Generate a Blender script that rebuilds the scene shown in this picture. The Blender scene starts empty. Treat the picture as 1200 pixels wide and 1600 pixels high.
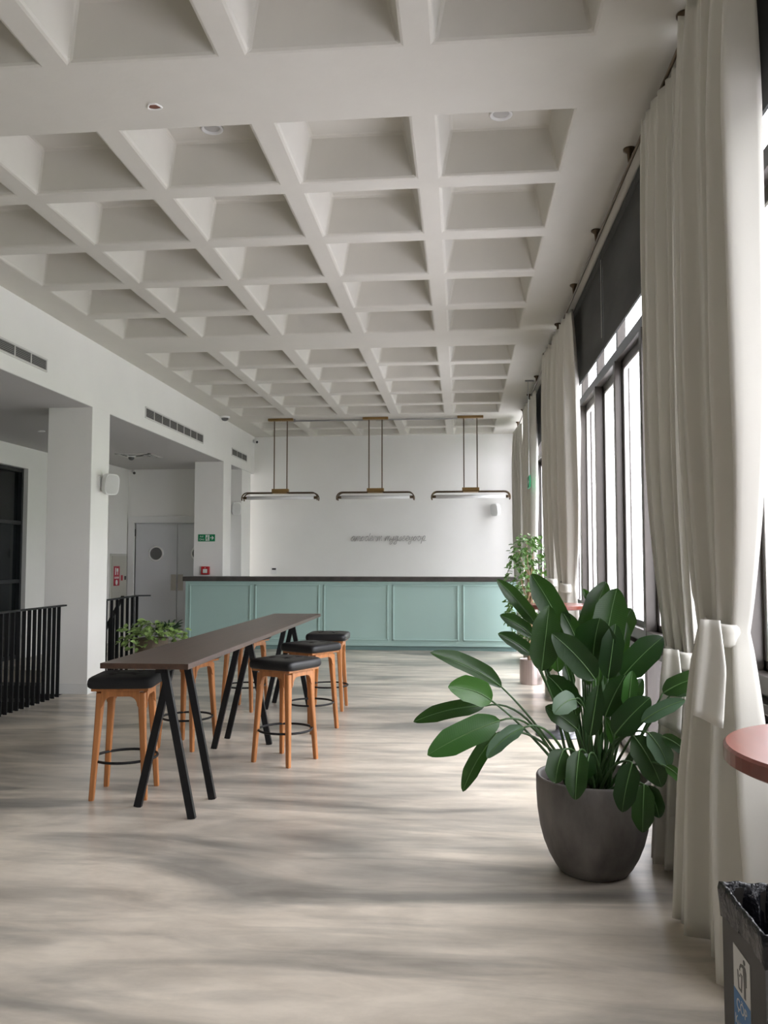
import bpy, bmesh, math, random
from mathutils import Vector, Matrix

# ------------------------------------------------------------------ camera, sky, exposure
C = bpy.context.scene
COL = C.collection
F_PX = 1300.0
YAW, PITCH = math.radians(-5.30), math.radians(3.317)
EYE = Vector((0, 0, 1.5))
cam_d = bpy.data.cameras.new('camera')
cam_d.sensor_fit = 'HORIZONTAL'
cam_d.sensor_width = 36.0
cam_d.lens = 36.0 * F_PX / 1200.0
cam_d.clip_start = 0.05
cam_d.clip_end = 600
cam = bpy.data.objects.new('camera', cam_d)
COL.objects.link(cam)
cam.location = EYE
cam.rotation_euler = (math.pi / 2 + PITCH, 0, -YAW)
C.camera = cam

SKY_STRENGTH = 6.0
w = bpy.data.worlds.new('overcast_sky')
C.world = w
w.use_nodes = True
nt = w.node_tree
nt.nodes.clear()
wo = nt.nodes.new('ShaderNodeOutputWorld')
bg = nt.nodes.new('ShaderNodeBackground')
tc = nt.nodes.new('ShaderNodeTexCoord')
sx = nt.nodes.new('ShaderNodeSeparateXYZ')
rp = nt.nodes.new('ShaderNodeValToRGB')
rp.color_ramp.elements[0].position = 0.0
rp.color_ramp.elements[0].color = (0.83, 0.82, 0.82, 1)
rp.color_ramp.elements[1].position = 0.9
rp.color_ramp.elements[1].color = (1.0, 0.985, 0.965, 1)
nt.links.new(tc.outputs['Generated'], sx.inputs[0])
nt.links.new(sx.outputs['Z'], rp.inputs[0])
nt.links.new(rp.outputs[0], bg.inputs['Color'])
bg.inputs['Strength'].default_value = SKY_STRENGTH
nt.links.new(bg.outputs[0], wo.inputs[0])

C.view_settings.view_transform = 'Standard'
C.view_settings.look = 'None'
C.view_settings.gamma = 1.0
C.view_settings.use_curve_mapping = False
C.view_settings.exposure = 1.08
C.cycles.use_denoising = True
C.cycles.max_bounces = 12
C.cycles.diffuse_bounces = 7
C.cycles.transparent_max_bounces = 16
C.cycles.use_guiding = True
C.cycles.caustics_reflective = False
C.cycles.caustics_refractive = False

# portals in the window wall: they only guide the sky's sampling
for y0, y1 in ((0.25, 2.98), (4.45, 8.0), (9.7, 11.9)):
    ld = bpy.data.lights.new('window_daylight_portal', 'AREA')
    ld.shape = 'RECTANGLE'
    ld.size = 3.3
    ld.size_y = y1 - y0
    ld.cycles.is_portal = True
    lo = bpy.data.objects.new('window_daylight_portal', ld)
    COL.objects.link(lo)
    lo.location = (1.45, (y0 + y1) / 2, 1.70)
    lo.rotation_euler = (0, math.pi / 2, 0)

rng = random.Random(7)
PI = math.pi
V = Vector

# ------------------------------------------------------------------ picture point -> point of the place
cy_, sy_, cp_, sp_ = math.cos(YAW), math.sin(YAW), math.cos(PITCH), math.sin(PITCH)
FWD = V((sy_ * cp_, cy_ * cp_, sp_))
RGT = V((cy_, -sy_, 0))
DWN = FWD.cross(RGT)


def ray(x, y):
    return RGT * ((x - 600) / F_PX) + DWN * ((y - 800) / F_PX) + FWD


def atY(x, y, Y):
    d = ray(x, y)
    return EYE + d * (Y / d.y)


def atX(x, y, X):
    d = ray(x, y)
    return EYE + d * (X / d.x)


def atZ(x, y, Z):
    d = ray(x, y)
    return EYE + d * ((Z - EYE.z) / d.z)


# ------------------------------------------------------------------ materials
MATS = {}


def mat(name, col, rough=0.6, metal=0.0, spec=0.5, noise=None, bump=None, alpha=None, coat=0.0, sheen=0.0):
    """noise=(scale xyz, amount) varies the colour; bump=(scale, strength)"""
    if name in MATS:
        return MATS[name]
    m = bpy.data.materials.new(name)
    m.use_nodes = True
    n = m.node_tree
    b = n.nodes['Principled BSDF']
    b.inputs['Base Color'].default_value = (*col, 1)
    b.inputs['Roughness'].default_value = rough
    b.inputs['Metallic'].default_value = metal
    b.inputs['Specular IOR Level'].default_value = spec
    b.inputs['Coat Weight'].default_value = coat
    b.inputs['Sheen Weight'].default_value = sheen
    if noise or bump:
        t = n.nodes.new('ShaderNodeTexCoord')
    if noise:
        mp = n.nodes.new('ShaderNodeMapping')
        mp.inputs['Scale'].default_value = noise[0]
        nz = n.nodes.new('ShaderNodeTexNoise')
        nz.inputs['Scale'].default_value = 1.0
        nz.inputs['Detail'].default_value = 5
        nz.inputs['Roughness'].default_value = 0.6
        mx = n.nodes.new('ShaderNodeMix')
        mx.data_type = 'RGBA'
        a = noise[1]
        mx.inputs[6].default_value = (*[max(0, c * (1 - a)) for c in col], 1)
        mx.inputs[7].default_value = (*[min(1, c * (1 + a)) for c in col], 1)
        n.links.new(t.outputs['Object'], mp.inputs[0])
        n.links.new(mp.outputs[0], nz.inputs['Vector'])
        mr = n.nodes.new('ShaderNodeMapRange')
        mr.inputs['From Min'].default_value = 0.32
        mr.inputs['From Max'].default_value = 0.68
        n.links.new(nz.outputs['Fac'], mr.inputs['Value'])
        n.links.new(mr.outputs['Result'], mx.inputs[0])
        n.links.new(mx.outputs[2], b.inputs['Base Color'])
    if bump:
        nb = n.nodes.new('ShaderNodeTexNoise')
        nb.inputs['Scale'].default_value = bump[0]
        nb.inputs['Detail'].default_value = 4
        bp = n.nodes.new('ShaderNodeBump')
        bp.inputs['Strength'].default_value = bump[1]
        bp.inputs['Distance'].default_value = 0.01
        n.links.new(t.outputs['Object'], nb.inputs['Vector'])
        n.links.new(nb.outputs['Fac'], bp.inputs['Height'])
        n.links.new(bp.outputs[0], b.inputs['Normal'])
    MATS[name] = m
    return m


plaster = mat('white_plaster', (0.80, 0.79, 0.765), 0.75, noise=((1.2, 1.2, 1.2), 0.02), bump=(35, 0.05))
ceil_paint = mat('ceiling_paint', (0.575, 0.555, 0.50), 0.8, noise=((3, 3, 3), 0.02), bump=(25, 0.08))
trim_paint = mat('trim_paint', (0.74, 0.74, 0.73), 0.5)
door_paint = mat('door_paint', (0.60, 0.61, 0.63), 0.45)
frame_brown = mat('bronze_aluminium', (0.075, 0.065, 0.058), 0.35, 0.3, noise=((3, 3, 0.6), 0.15))
seal_pale = mat('window_seal_pale', (0.62, 0.60, 0.60), 0.5)
black_metal = mat('black_steel', (0.008, 0.008, 0.009), 0.5, spec=0.28)
table_wood = mat('dark_table_wood', (0.058, 0.031, 0.020), 0.33, noise=((26, 1.2, 26), 0.28), bump=(40, 0.04))
stool_wood = mat('oiled_teak', (0.37, 0.145, 0.045), 0.40, noise=((30, 30, 2.0), 0.25), bump=(60, 0.03))
leather = mat('black_leather', (0.010, 0.010, 0.011), 0.36, spec=0.32, bump=(180, 0.12))
felt = mat('charcoal_cloth', (0.022, 0.022, 0.023), 0.75, spec=0.2, bump=(260, 0.2))
teal = mat('mint_paint', (0.35, 0.495, 0.462), 0.42, noise=((0.8, 0.8, 0.8), 0.02))
dark_stone = mat('dark_stone_top', (0.055, 0.048, 0.045), 0.35, noise=((6, 6, 6), 0.35))
brass = mat('aged_brass', (0.30, 0.19, 0.08), 0.34, 0.9)
bronze = mat('dark_bronze_tube', (0.12, 0.085, 0.055), 0.32, 0.9)
grey_pipe = mat('grey_conduit', (0.33, 0.33, 0.33), 0.4, 0.6)
white_plastic = mat('white_plastic', (0.72, 0.72, 0.71), 0.4)
dark_hole = mat('dark_slot', (0.03, 0.03, 0.03), 0.8)
vent_metal = mat('vent_metal', (0.62, 0.61, 0.59), 0.5, 0.0)
blind_cloth = mat('charcoal_blind', (0.055, 0.056, 0.055), 0.85, noise=((1.2, 1.2, 3.5), 0.22))
red_paint = mat('red_plastic', (0.45, 0.015, 0.02), 0.4)
red_vinyl = mat('red_vinyl', (0.42, 0.02, 0.045), 0.5)
green_sign = mat('green_sign', (0.0, 0.20, 0.075), 0.5)
sign_white = mat('sign_white', (0.75, 0.78, 0.75), 0.5)
steel = mat('brushed_steel', (0.45, 0.42, 0.38), 0.4, 0.8)
chrome = mat('chrome', (0.75, 0.75, 0.77), 0.15, 1.0)
pot_stone = mat('grey_stone_pot', (0.125, 0.112, 0.103), 0.62, noise=((5, 5, 2.2), 0.42), bump=(14, 0.12))
soil = mat('dark_soil', (0.035, 0.022, 0.015), 0.95, bump=(60, 0.8))
red_wood = mat('red_mahogany', (0.17, 0.040, 0.026), 0.28, noise=((22, 2, 22), 0.12), coat=0.2)
bin_metal = mat('black_bin_metal', (0.026, 0.023, 0.020), 0.45, spec=0.3, bump=(200, 0.05))
bag_plastic = mat('black_bin_bag', (0.005, 0.005, 0.007), 0.22, spec=0.4, bump=(45, 1.0))
sticker_white = mat('sticker_white', (0.55, 0.54, 0.52), 0.6)
sticker_blue = mat('sticker_blue', (0.06, 0.17, 0.36), 0.6)
sticker_grey = mat('sticker_grey', (0.10, 0.095, 0.09), 0.6)
neon_glass = mat('unlit_neon_glass', (0.42, 0.40, 0.39), 0.12, noise=((40, 40, 40), 0.5))
bark = mat('pale_bark', (0.36, 0.23, 0.14), 0.85, noise=((14, 14, 5), 0.3))
copper_pot = mat('copper_planter', (0.50, 0.42, 0.40), 0.3, 0.85, noise=((30, 30, 0.3), 0.2))
terracotta = mat('brown_planter', (0.10, 0.075, 0.05), 0.7)
bamboo = mat('pale_stick', (0.55, 0.40, 0.2), 0.6)
brick_red = mat('raw_hole_red', (0.18, 0.075, 0.05), 0.9)
stair_dark = mat('stair_dark', (0.035, 0.034, 0.032), 0.8)
black_glass = mat('dark_glazing', (0.006, 0.008, 0.009), 0.08, noise=((0.9, 0.9, 0.9), 0.6))
terrace_m = mat('pale_terrace', (0.72, 0.71, 0.74), 0.8)
grass_m = mat('green_hill', (0.10, 0.15, 0.06), 0.9, noise=((0.1, 0.1, 0.1), 0.4))
tree_m = mat('autumn_leaves', (0.10, 0.075, 0.030), 0.8, noise=((1.3, 1.3, 1.3), 0.7))
trunk_m = mat('tree_bark', (0.10, 0.07, 0.05), 0.9)
house_m = mat('house_render', (0.75, 0.70, 0.62), 0.8)
roof_m = mat('roof_tile', (0.55, 0.24, 0.12), 0.8)


def curtain_mat():
    m = bpy.data.materials.new('greige_curtain_cloth')
    m.use_nodes = True
    n = m.node_tree
    b = n.nodes['Principled BSDF']
    b.inputs['Roughness'].default_value = 0.85
    b.inputs['Base Color'].default_value = (0.65, 0.63, 0.575, 1)
    b.inputs['Sheen Weight'].default_value = 0.15
    t = n.nodes.new('ShaderNodeTexCoord')
    nz = n.nodes.new('ShaderNodeTexNoise')
    nz.inputs['Scale'].default_value = 300
    bp = n.nodes.new('ShaderNodeBump')
    bp.inputs['Strength'].default_value = 0.08
    bp.inputs['Distance'].default_value = 0.002
    n.links.new(t.outputs['Object'], nz.inputs['Vector'])
    n.links.new(nz.outputs['Fac'], bp.inputs['Height'])
    n.links.new(bp.outputs[0], b.inputs['Normal'])
    tr = n.nodes.new('ShaderNodeBsdfTranslucent')
    tr.inputs['Color'].default_value = (0.55, 0.51, 0.44, 1)
    mx = n.nodes.new('ShaderNodeMixShader')
    mx.inputs[0].default_value = 0.015
    n.links.new(b.outputs[0], mx.inputs[1])
    n.links.new(tr.outputs[0], mx.inputs[2])
    n.links.new(mx.outputs[0], n.nodes['Material Output'].inputs['Surface'])
    return m


cloth = curtain_mat()


def glass_mat(name, tint, rough=0.0, fac=1.0):
    m = bpy.data.materials.new(name)
    m.use_nodes = True
    n = m.node_tree
    n.nodes.remove(n.nodes['Principled BSDF'])
    tr = n.nodes.new('ShaderNodeBsdfTransparent')
    tr.inputs['Color'].default_value = (*tint, 1)
    gl = n.nodes.new('ShaderNodeBsdfGlossy')
    gl.inputs['Roughness'].default_value = rough
    fr = n.nodes.new('ShaderNodeFresnel')
    fr.inputs['IOR'].default_value = 1.45
    ml = n.nodes.new('ShaderNodeMath')
    ml.operation = 'MULTIPLY'
    ml.inputs[1].default_value = fac
    ge = n.nodes.new('ShaderNodeNewGeometry')
    bk = n.nodes.new('ShaderNodeMath')
    bk.operation = 'SUBTRACT'
    bk.inputs[0].default_value = 1.0
    m3 = n.nodes.new('ShaderNodeMath')
    m3.operation = 'MULTIPLY'
    n.links.new(ge.outputs['Backfacing'], bk.inputs[1])
    mx = n.nodes.new('ShaderNodeMixShader')
    n.links.new(fr.outputs[0], ml.inputs[0])
    n.links.new(ml.outputs[0], m3.inputs[0])
    n.links.new(bk.outputs[0], m3.inputs[1])
    n.links.new(m3.outputs[0], mx.inputs[0])
    n.links.new(tr.outputs[0], mx.inputs[1])
    n.links.new(gl.outputs[0], mx.inputs[2])
    n.links.new(mx.outputs[0], n.nodes['Material Output'].inputs['Surface'])
    return m


glass = glass_mat('window_glass', (0.93, 0.94, 0.97))
tube_glass = glass_mat('lamp_tube_glass', (0.88, 0.88, 0.9), 0.05, 2.0)


def floor_mat():
    m = bpy.data.materials.new('polished_concrete')
    m.use_nodes = True
    n = m.node_tree
    b = n.nodes['Principled BSDF']
    t = n.nodes.new('ShaderNodeTexCoord')

    def noise(scale, rot, detail, dist=0.0, rough=0.55):
        mp = n.nodes.new('ShaderNodeMapping')
        mp.inputs['Scale'].default_value = scale
        mp.inputs['Rotation'].default_value = (0, 0, rot)
        nz = n.nodes.new('ShaderNodeTexNoise')
        nz.inputs['Scale'].default_value = 1.0
        nz.inputs['Detail'].default_value = detail
        nz.inputs['Roughness'].default_value = rough
        nz.inputs['Distortion'].default_value = dist
        n.links.new(t.outputs['Object'], mp.inputs[0])
        n.links.new(mp.outputs[0], nz.inputs['Vector'])
        return nz.outputs['Fac']

    def ramp(f, stops):
        r = n.nodes.new('ShaderNodeValToRGB')
        e = r.color_ramp.elements
        for i, (p, c) in enumerate(stops):
            el = e[i] if i < 2 else e.new(p)
            el.position = p
            el.color = (*c, 1)
        n.links.new(f, r.inputs[0])
        return r.outputs[0]

    def mult(a, c, f=1.0):
        mx = n.nodes.new('ShaderNodeMix')
        mx.data_type = 'RGBA'
        mx.blend_type = 'MULTIPLY'
        mx.inputs[0].default_value = f
        n.links.new(a, mx.inputs[6])
        n.links.new(c, mx.inputs[7])
        return mx.outputs[2]

    base = ramp(noise((0.35, 0.9, 1), 0.2, 6, 0.5), [(0.34, (0.50, 0.445, 0.38)), (0.66, (0.76, 0.68, 0.575))])
    streak = ramp(noise((0.42, 1.75, 1), 0.16, 4, 1.3, 0.5), [(0.36, (0.46, 0.48, 0.50)), (0.55, (1, 1, 1))])
    streak2 = ramp(noise((0.75, 3.9, 1), -0.10, 5, 1.2, 0.55), [(0.36, (0.58, 0.59, 0.60)), (0.52, (1, 1, 1))])
    fine = ramp(noise((2.4, 5.5, 3), 0.3, 9, 0.3, 0.68), [(0.32, (0.78, 0.77, 0.76)), (0.62, (1, 1, 1))])
    c = mult(mult(mult(base, streak), streak2, 0.6), fine)
    n.links.new(c, b.inputs['Base Color'])
    b.inputs['Roughness'].default_value = 0.29
    b.inputs['Specular IOR Level'].default_value = 0.55
    bp = n.nodes.new('ShaderNodeBump')
    bp.inputs['Strength'].default_value = 0.04
    bp.inputs['Distance'].default_value = 0.01
    n.links.new(noise((9, 14, 9), 0, 4), bp.inputs['Height'])
    n.links.new(bp.outputs[0], b.inputs['Normal'])
    return m


concrete = floor_mat()


def leaf_mat(name, dark, light, rough=0.34):
    m = bpy.data.materials.new(name)
    m.use_nodes = True
    n = m.node_tree
    b = n.nodes['Principled BSDF']
    oi = n.nodes.new('ShaderNodeObjectInfo')
    r = n.nodes.new('ShaderNodeValToRGB')
    r.color_ramp.elements[0].color = (*dark, 1)
    r.color_ramp.elements[1].color = (*light, 1)
    uv = n.nodes.new('ShaderNodeUVMap')
    wv = n.nodes.new('ShaderNodeTexWave')
    wv.bands_direction = 'Y'
    wv.inputs['Scale'].default_value = 11
    wv.inputs['Distortion'].default_value = 0.6
    bp = n.nodes.new('ShaderNodeBump')
    bp.inputs['Strength'].default_value = 0.05
    bp.inputs['Distance'].default_value = 0.004
    n.links.new(oi.outputs['Random'], r.inputs[0])
    n.links.new(r.outputs[0], b.inputs['Base Color'])
    n.links.new(uv.outputs[0], wv.inputs['Vector'])
    n.links.new(wv.outputs['Fac'], bp.inputs['Height'])
    n.links.new(bp.outputs[0], b.inputs['Normal'])
    b.inputs['Roughness'].default_value = rough
    b.inputs['Specular IOR Level'].default_value = 0.35
    tr = n.nodes.new('ShaderNodeBsdfTranslucent')
    tr.inputs['Color'].default_value = (0.07, 0.20, 0.02, 1)
    mx = n.nodes.new('ShaderNodeMixShader')
    mx.inputs[0].default_value = 0.10
    n.links.new(b.outputs[0], mx.inputs[1])
    n.links.new(tr.outputs[0], mx.inputs[2])
    n.links.new(mx.outputs[0], n.nodes['Material Output'].inputs['Surface'])
    return m


leaf_dark = leaf_mat('dark_green_leaf', (0.007, 0.025, 0.006), (0.017, 0.047, 0.009), 0.33)
leaf_mid = leaf_mat('fresh_green_leaf', (0.026, 0.085, 0.016), (0.045, 0.12, 0.022), 0.32)
leaf_grey = leaf_mat('dusty_green_leaf', (0.055, 0.105, 0.058), (0.07, 0.12, 0.07), 0.42)
midrib_m = mat('pale_midrib', (0.075, 0.15, 0.045), 0.45)
stalk_m = mat('green_stalk', (0.045, 0.10, 0.030), 0.45)
small_leaf = leaf_mat('small_ficus_leaf', (0.075, 0.15, 0.035), (0.085, 0.17, 0.04), 0.4)
var_leaf = mat('variegated_leaf', (0.22, 0.33, 0.10), 0.45, noise=((14, 14, 14), 0.75))
fern_leaf = mat('dark_fern_leaf', (0.012, 0.045, 0.016), 0.5, noise=((9, 9, 9), 0.4))


# ------------------------------------------------------------------ mesh building
class MB:
    def __init__(self):
        self.v, self.f, self.m, self.uv = [], [], [], None

    def add(self, vs, fs, mi=0):
        o = len(self.v)
        self.v += [tuple(p) for p in vs]
        self.f += [tuple(i + o for i in f) for f in fs]
        self.m += [mi] * len(fs)
        return self

    def box(self, x0, x1, y0, y1, z0, z1, mi=0):
        vs = [(x, y, z) for z in (z0, z1) for y in (y0, y1) for x in (x0, x1)]
        return self.add(vs, [(0, 2, 3, 1), (4, 5, 7, 6), (0, 1, 5, 4), (2, 6, 7, 3), (0, 4, 6, 2), (1, 3, 7, 5)], mi)

    def obox(self, c, ex, ey, ez, mi=0):
        """box from centre and three half-extent vectors"""
        c = V(c)
        vs = [c + V(ex) * a + V(ey) * b + V(ez) * d for d in (-1, 1) for b in (-1, 1) for a in (-1, 1)]
        return self.add(vs, [(0, 2, 3, 1), (4, 5, 7, 6), (0, 1, 5, 4), (2, 6, 7, 3), (0, 4, 6, 2), (1, 3, 7, 5)], mi)

    def bar(self, a, b, wx, wy, up=(0, 1, 0), wx2=None, wy2=None, mi=0):
        """rectangular bar from a to b; wx along side, wy along 'up'"""
        a, b = V(a), V(b)
        t = (b - a).normalized()
        s = t.cross(V(up)).normalized()
        u = s.cross(t).normalized()
        wx2 = wx if wx2 is None else wx2
        wy2 = wy if wy2 is None else wy2
        vs = []
        for p, x, y in ((a, wx, wy), (b, wx2, wy2)):
            vs += [p - s * x / 2 - u * y / 2, p + s * x / 2 - u * y / 2, p + s * x / 2 + u * y / 2, p - s * x / 2 + u * y / 2]
        return self.add(vs, [(3, 2, 1, 0), (4, 5, 6, 7), (0, 1, 5, 4), (1, 2, 6, 5), (2, 3, 7, 6), (3, 0, 4, 7)], mi)

    def tube(self, pts, r, n=8, mi=0, closed=False, caps=True):
        pts = [V(p) for p in pts]
        k = len(pts)
        rs = r if isinstance(r, (list, tuple)) else [r] * k
        vs, fs = [], []
        prev = None
        for i, p in enumerate(pts):
            if closed:
                t = pts[(i + 1) % k] - pts[i - 1]
            else:
                t = pts[min(i + 1, k - 1)] - pts[max(i - 1, 0)]
            t = t.normalized() if t.length > 1e-9 else V((0, 0, 1))
            if prev is None:
                a = V((0, 0, 1)) if abs(t.z) < 0.9 else V((1, 0, 0))
                s = t.cross(a).normalized()
            else:
                s = prev - t * prev.dot(t)
                s = s.normalized() if s.length > 1e-6 else t.orthogonal().normalized()
            prev = s
            u = t.cross(s)
            for j in range(n):
                a = 2 * PI * j / n
                vs.append(p + (s * math.cos(a) + u * math.sin(a)) * rs[i])
        for i in range(k if closed else k - 1):
            for j in range(n):
                a, b = i * n + j, i * n + (j + 1) % n
                c, d = ((i + 1) % k) * n + (j + 1) % n, ((i + 1) % k) * n + j
                fs.append((a, b, c, d))
        if caps and not closed:
            fs.append(tuple(range(n))[::-1])
            fs.append(tuple(range((k - 1) * n, k * n)))
        return self.add(vs, fs, mi)

    def lathe(self, prof, c=(0, 0, 0), n=40, mi=0, axis='z', caps=True):
        vs, fs = [], []
        cx, cy, cz = c
        for r, h in prof:
            for j in range(n):
                a = 2 * PI * j / n
                p = (r * math.cos(a), r * math.sin(a), h)
                if axis == 'y':
                    p = (p[0], p[2], p[1])
                elif axis == 'x':
                    p = (p[2], p[0], p[1])
                vs.append((p[0] + cx, p[1] + cy, p[2] + cz))
        k = len(prof)
        for i in range(k - 1):
            for j in range(n):
                fs.append((i * n + j, i * n + (j + 1) % n, (i + 1) * n + (j + 1) % n, (i + 1) * n + j))
        if caps:
            fs.append(tuple(range(n))[::-1])
            fs.append(tuple(range((k - 1) * n, k * n)))
        return self.add(vs, fs, mi)

    def prism(self, poly, o, ex, ey, ez, mi=0):
        """polygon (u,v) laid on o+ex*u+ey*v, extruded by ez"""
        o, ex, ey, ez = V(o), V(ex), V(ey), V(ez)
        n = len(poly)
        a = [o + ex * u + ey * v for u, v in poly]
        vs = a + [p + ez for p in a]
        fs = [tuple(range(n))[::-1], tuple(range(n, 2 * n))]
        fs += [(i, (i + 1) % n, (i + 1) % n + n, i + n) for i in range(n)]
        return self.add(vs, fs, mi)

    def build(self, name, mats, parent=None, bevel=None, smooth=False, weld=False, seg=2):
        me = bpy.data.meshes.new(name)
        me.from_pydata(self.v, [], self.f)
        if not isinstance(mats, (list, tuple)):
            mats = [mats]
        for m in mats:
            me.materials.append(m)
        me.polygons.foreach_set('material_index', self.m)
        if self.uv:
            ul = me.uv_layers.new(name='UVMap')
            for lp in me.loops:
                ul.data[lp.index].uv = self.uv[lp.vertex_index]
        bm = bmesh.new()
        bm.from_mesh(me)
        if weld:
            bmesh.ops.remove_doubles(bm, verts=bm.verts, dist=1e-5)
        bmesh.ops.recalc_face_normals(bm, faces=bm.faces)
        if smooth:
            for f in bm.faces:
                f.smooth = True
        bm.to_mesh(me)
        bm.free()
        o = bpy.data.objects.new(name, me)
        COL.objects.link(o)
        if parent is not None:
            o.parent = parent
            if parent.type == 'EMPTY':
                o.matrix_parent_inverse = Matrix.Translation(-parent.location)
        if bevel:
            b = o.modifiers.new('bevel', 'BEVEL')
            b.width = bevel
            b.segments = seg
            b.limit_method = 'ANGLE'
            b.angle_limit = math.radians(25)
            if smooth is False:
                pass
        if smooth == 'auto':
            pass
        return o


def tag(o, label=None, cat=None, group=None, kind=None):
    if label:
        o['label'] = label
    if cat:
        o['category'] = cat
    if group:
        o['group'] = group
    if kind:
        o['kind'] = kind
    return o


def thing(name, label, cat, loc, group=None):
    o = bpy.data.objects.new(name, None)
    o.empty_display_size = 0.1
    COL.objects.link(o)
    o.location = loc
    return tag(o, label, cat, group)


def children(o, table):
    return table.get(o, [])


def child_table():
    t = {}
    for o in COL.objects:
        if o.parent:
            t.setdefault(o.parent, []).append(o)
    return t


def copy_tree(o, parent=None, table=None):
    table = child_table() if table is None else table
    c = o.copy()
    COL.objects.link(c)
    if parent is not None:
        c.parent = parent
    for ch in table.get(o, []):
        copy_tree(ch, c, table)
    return c


def struct(name, mb, m, parent=None, **k):
    o = mb.build(name, m, parent, **k)
    o['kind'] = 'structure'
    return o


def text_mesh(name, s, size, m, o, ex, ey, parent, depth=0.0006):
    """flat letters standing on origin o along ex (right) and ey (up)"""
    cu = bpy.data.curves.new(name, 'FONT')
    cu.body = s
    cu.size = size
    cu.extrude = depth
    tmp = bpy.data.objects.new(name, cu)
    COL.objects.link(tmp)
    dg = bpy.context.evaluated_depsgraph_get()
    me = bpy.data.meshes.new_from_object(tmp.evaluated_get(dg))
    bpy.data.objects.remove(tmp)
    ex, ey = V(ex).normalized(), V(ey).normalized()
    ez = ex.cross(ey)
    M = Matrix.Translation(V(o)) @ Matrix((ex, ey, ez)).transposed().to_4x4()
    me.transform(M)
    me.materials.clear()
    me.materials.append(m)
    ob = bpy.data.objects.new(name, me)
    COL.objects.link(ob)
    ob.parent = parent
    if parent.type == 'EMPTY':
        ob.matrix_parent_inverse = Matrix.Translation(-parent.location)
    return ob


def bez(a, b, c, k):
    a, b, c = V(a), V(b), V(c)
    return [a * (1 - t) ** 2 + b * 2 * t * (1 - t) + c * t * t for t in (i / k for i in range(k + 1))]


# ------------------------------------------------------------------ the room
ZC = 4.007          # underside of the waffle ribs
XL = -4.184         # left wall plane
YB, YF = 16.55, -4.0
XW = 1.288          # inner face of the window frames
CX = [(0.636 - 0.9215 * i - 0.755, 0.636 - 0.9215 * i) for i in range(5)]
CY = []
for g in range(-2, 3):
    for j in range(5):
        y = 4.578 + g * 5.105 + j * 0.92
        if y > -3.6 and y + 0.75 < YB:
            CY.append((y, y + 0.75))

mb = MB()
xs = sorted({-4.7, 1.46} | {a for c in CX for a in c})
ys = sorted({YF, YB + 0.1} | {a for c in CY for a in c})
TOPZ, INS = ZC + 0.285, 0.062
cset = {(round(a[0], 4), round(b[0], 4)) for a in CX for b in CY}
for i in range(len(xs) - 1):
    for j in range(len(ys) - 1):
        x0, x1, y0, y1 = xs[i], xs[i + 1], ys[j], ys[j + 1]
        if (round(x0, 4), round(y0, 4)) in cset:
            q = [(x0, y0), (x1, y0), (x1, y1), (x0, y1)]
            p = [(x0 + INS, y0 + INS), (x1 - INS, y0 + INS), (x1 - INS, y1 - INS), (x0 + INS, y1 - INS)]
            vs = [(*a, ZC) for a in q] + [(*a, TOPZ) for a in p]
            mb.add(vs, [(0, 1, 5, 4), (1, 2, 6, 5), (2, 3, 7, 6), (3, 0, 4, 7), (4, 5, 6, 7)])
        else:
            mb.add([(x0, y0, ZC), (x1, y0, ZC), (x1, y1, ZC), (x0, y1, ZC)], [(0, 1, 2, 3)])
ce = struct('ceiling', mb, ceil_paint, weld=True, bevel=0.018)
struct('ceiling_light_block', MB().box(-7.3, 1.6, YF - 0.3, YB + 0.4, 4.36, 4.5), ceil_paint)  # unseen, added above the coffers to block light

# floor with the stair opening
PX0, PX1, PY0, PY1 = -6.45, -4.46, 5.4, 10.97
mb = MB()
mb.box(-4.46, 1.46, YF, YB, -0.25, 0)
mb.box(-7.0, PX1, YF, PY0, -0.25, 0)
mb.box(-7.0, PX1, PY1, YB, -0.25, 0)
mb.box(-7.0, PX0, PY0, PY1, -0.25, 0)
struct('floor', mb, concrete)
mb = MB()
for k in range(9):
    mb.box(PX0, PX1, PY1 - 0.29 * (k + 1), PY1 - 0.29 * k, -2.2, -0.165 * (k + 1))
mb.box(PX0, PX1, PY0, PY1, -2.3, -2.2)
mb.box(PX0 - 0.1, PX0, PY0, PY1, -2.3, -0.25)
mb.box(PX1, PX1 + 0.1, PY0, PY1, -2.3, -0.25)
mb.box(PX0, PX1, PY0 - 0.1, PY0, -2.3, -0.25)
mb.box(PX0, PX1, PY1, PY1 + 0.1, -2.3, -0.25)
struct('floor_stairwell', mb, stair_dark)

struct('wall_rear', MB().box(-7.0, 1.46, YB, YB + 0.2, 0, 4.36), plaster)
struct('wall_front', MB().box(-7.0, 1.46, YF - 0.2, YF, 0, 4.36), plaster)
struct('wall_left', MB().box(-4.70, XL, YF, YB, 3.25, 4.36), plaster, bevel=0.006)
for k, (y0, y1) in enumerate(((-1.49, -1.01), (3.79, 4.27), (9.075, 9.55), (14.354, 14.845), (15.63, 16.29))):
    mb = MB().box(-4.71, XL - (0.0005 if k < 4 else 0.01), y0, y1, 0, 3.26)
    c = struct('wall_column_%d' % (k + 1), mb, plaster, bevel=0.006)
    b = MB().box(-4.722, XL + 0.011, y0 - 0.012, y1 + 0.012, 0, 0.12)
    b.build('skirting', trim_paint, c, bevel=0.003)
struct('ceiling_soffit', MB().box(-7.0, -4.19, YF, YB, 3.246, 3.36), mat('soffit_paint', (0.50, 0.49, 0.48), 0.8))

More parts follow.
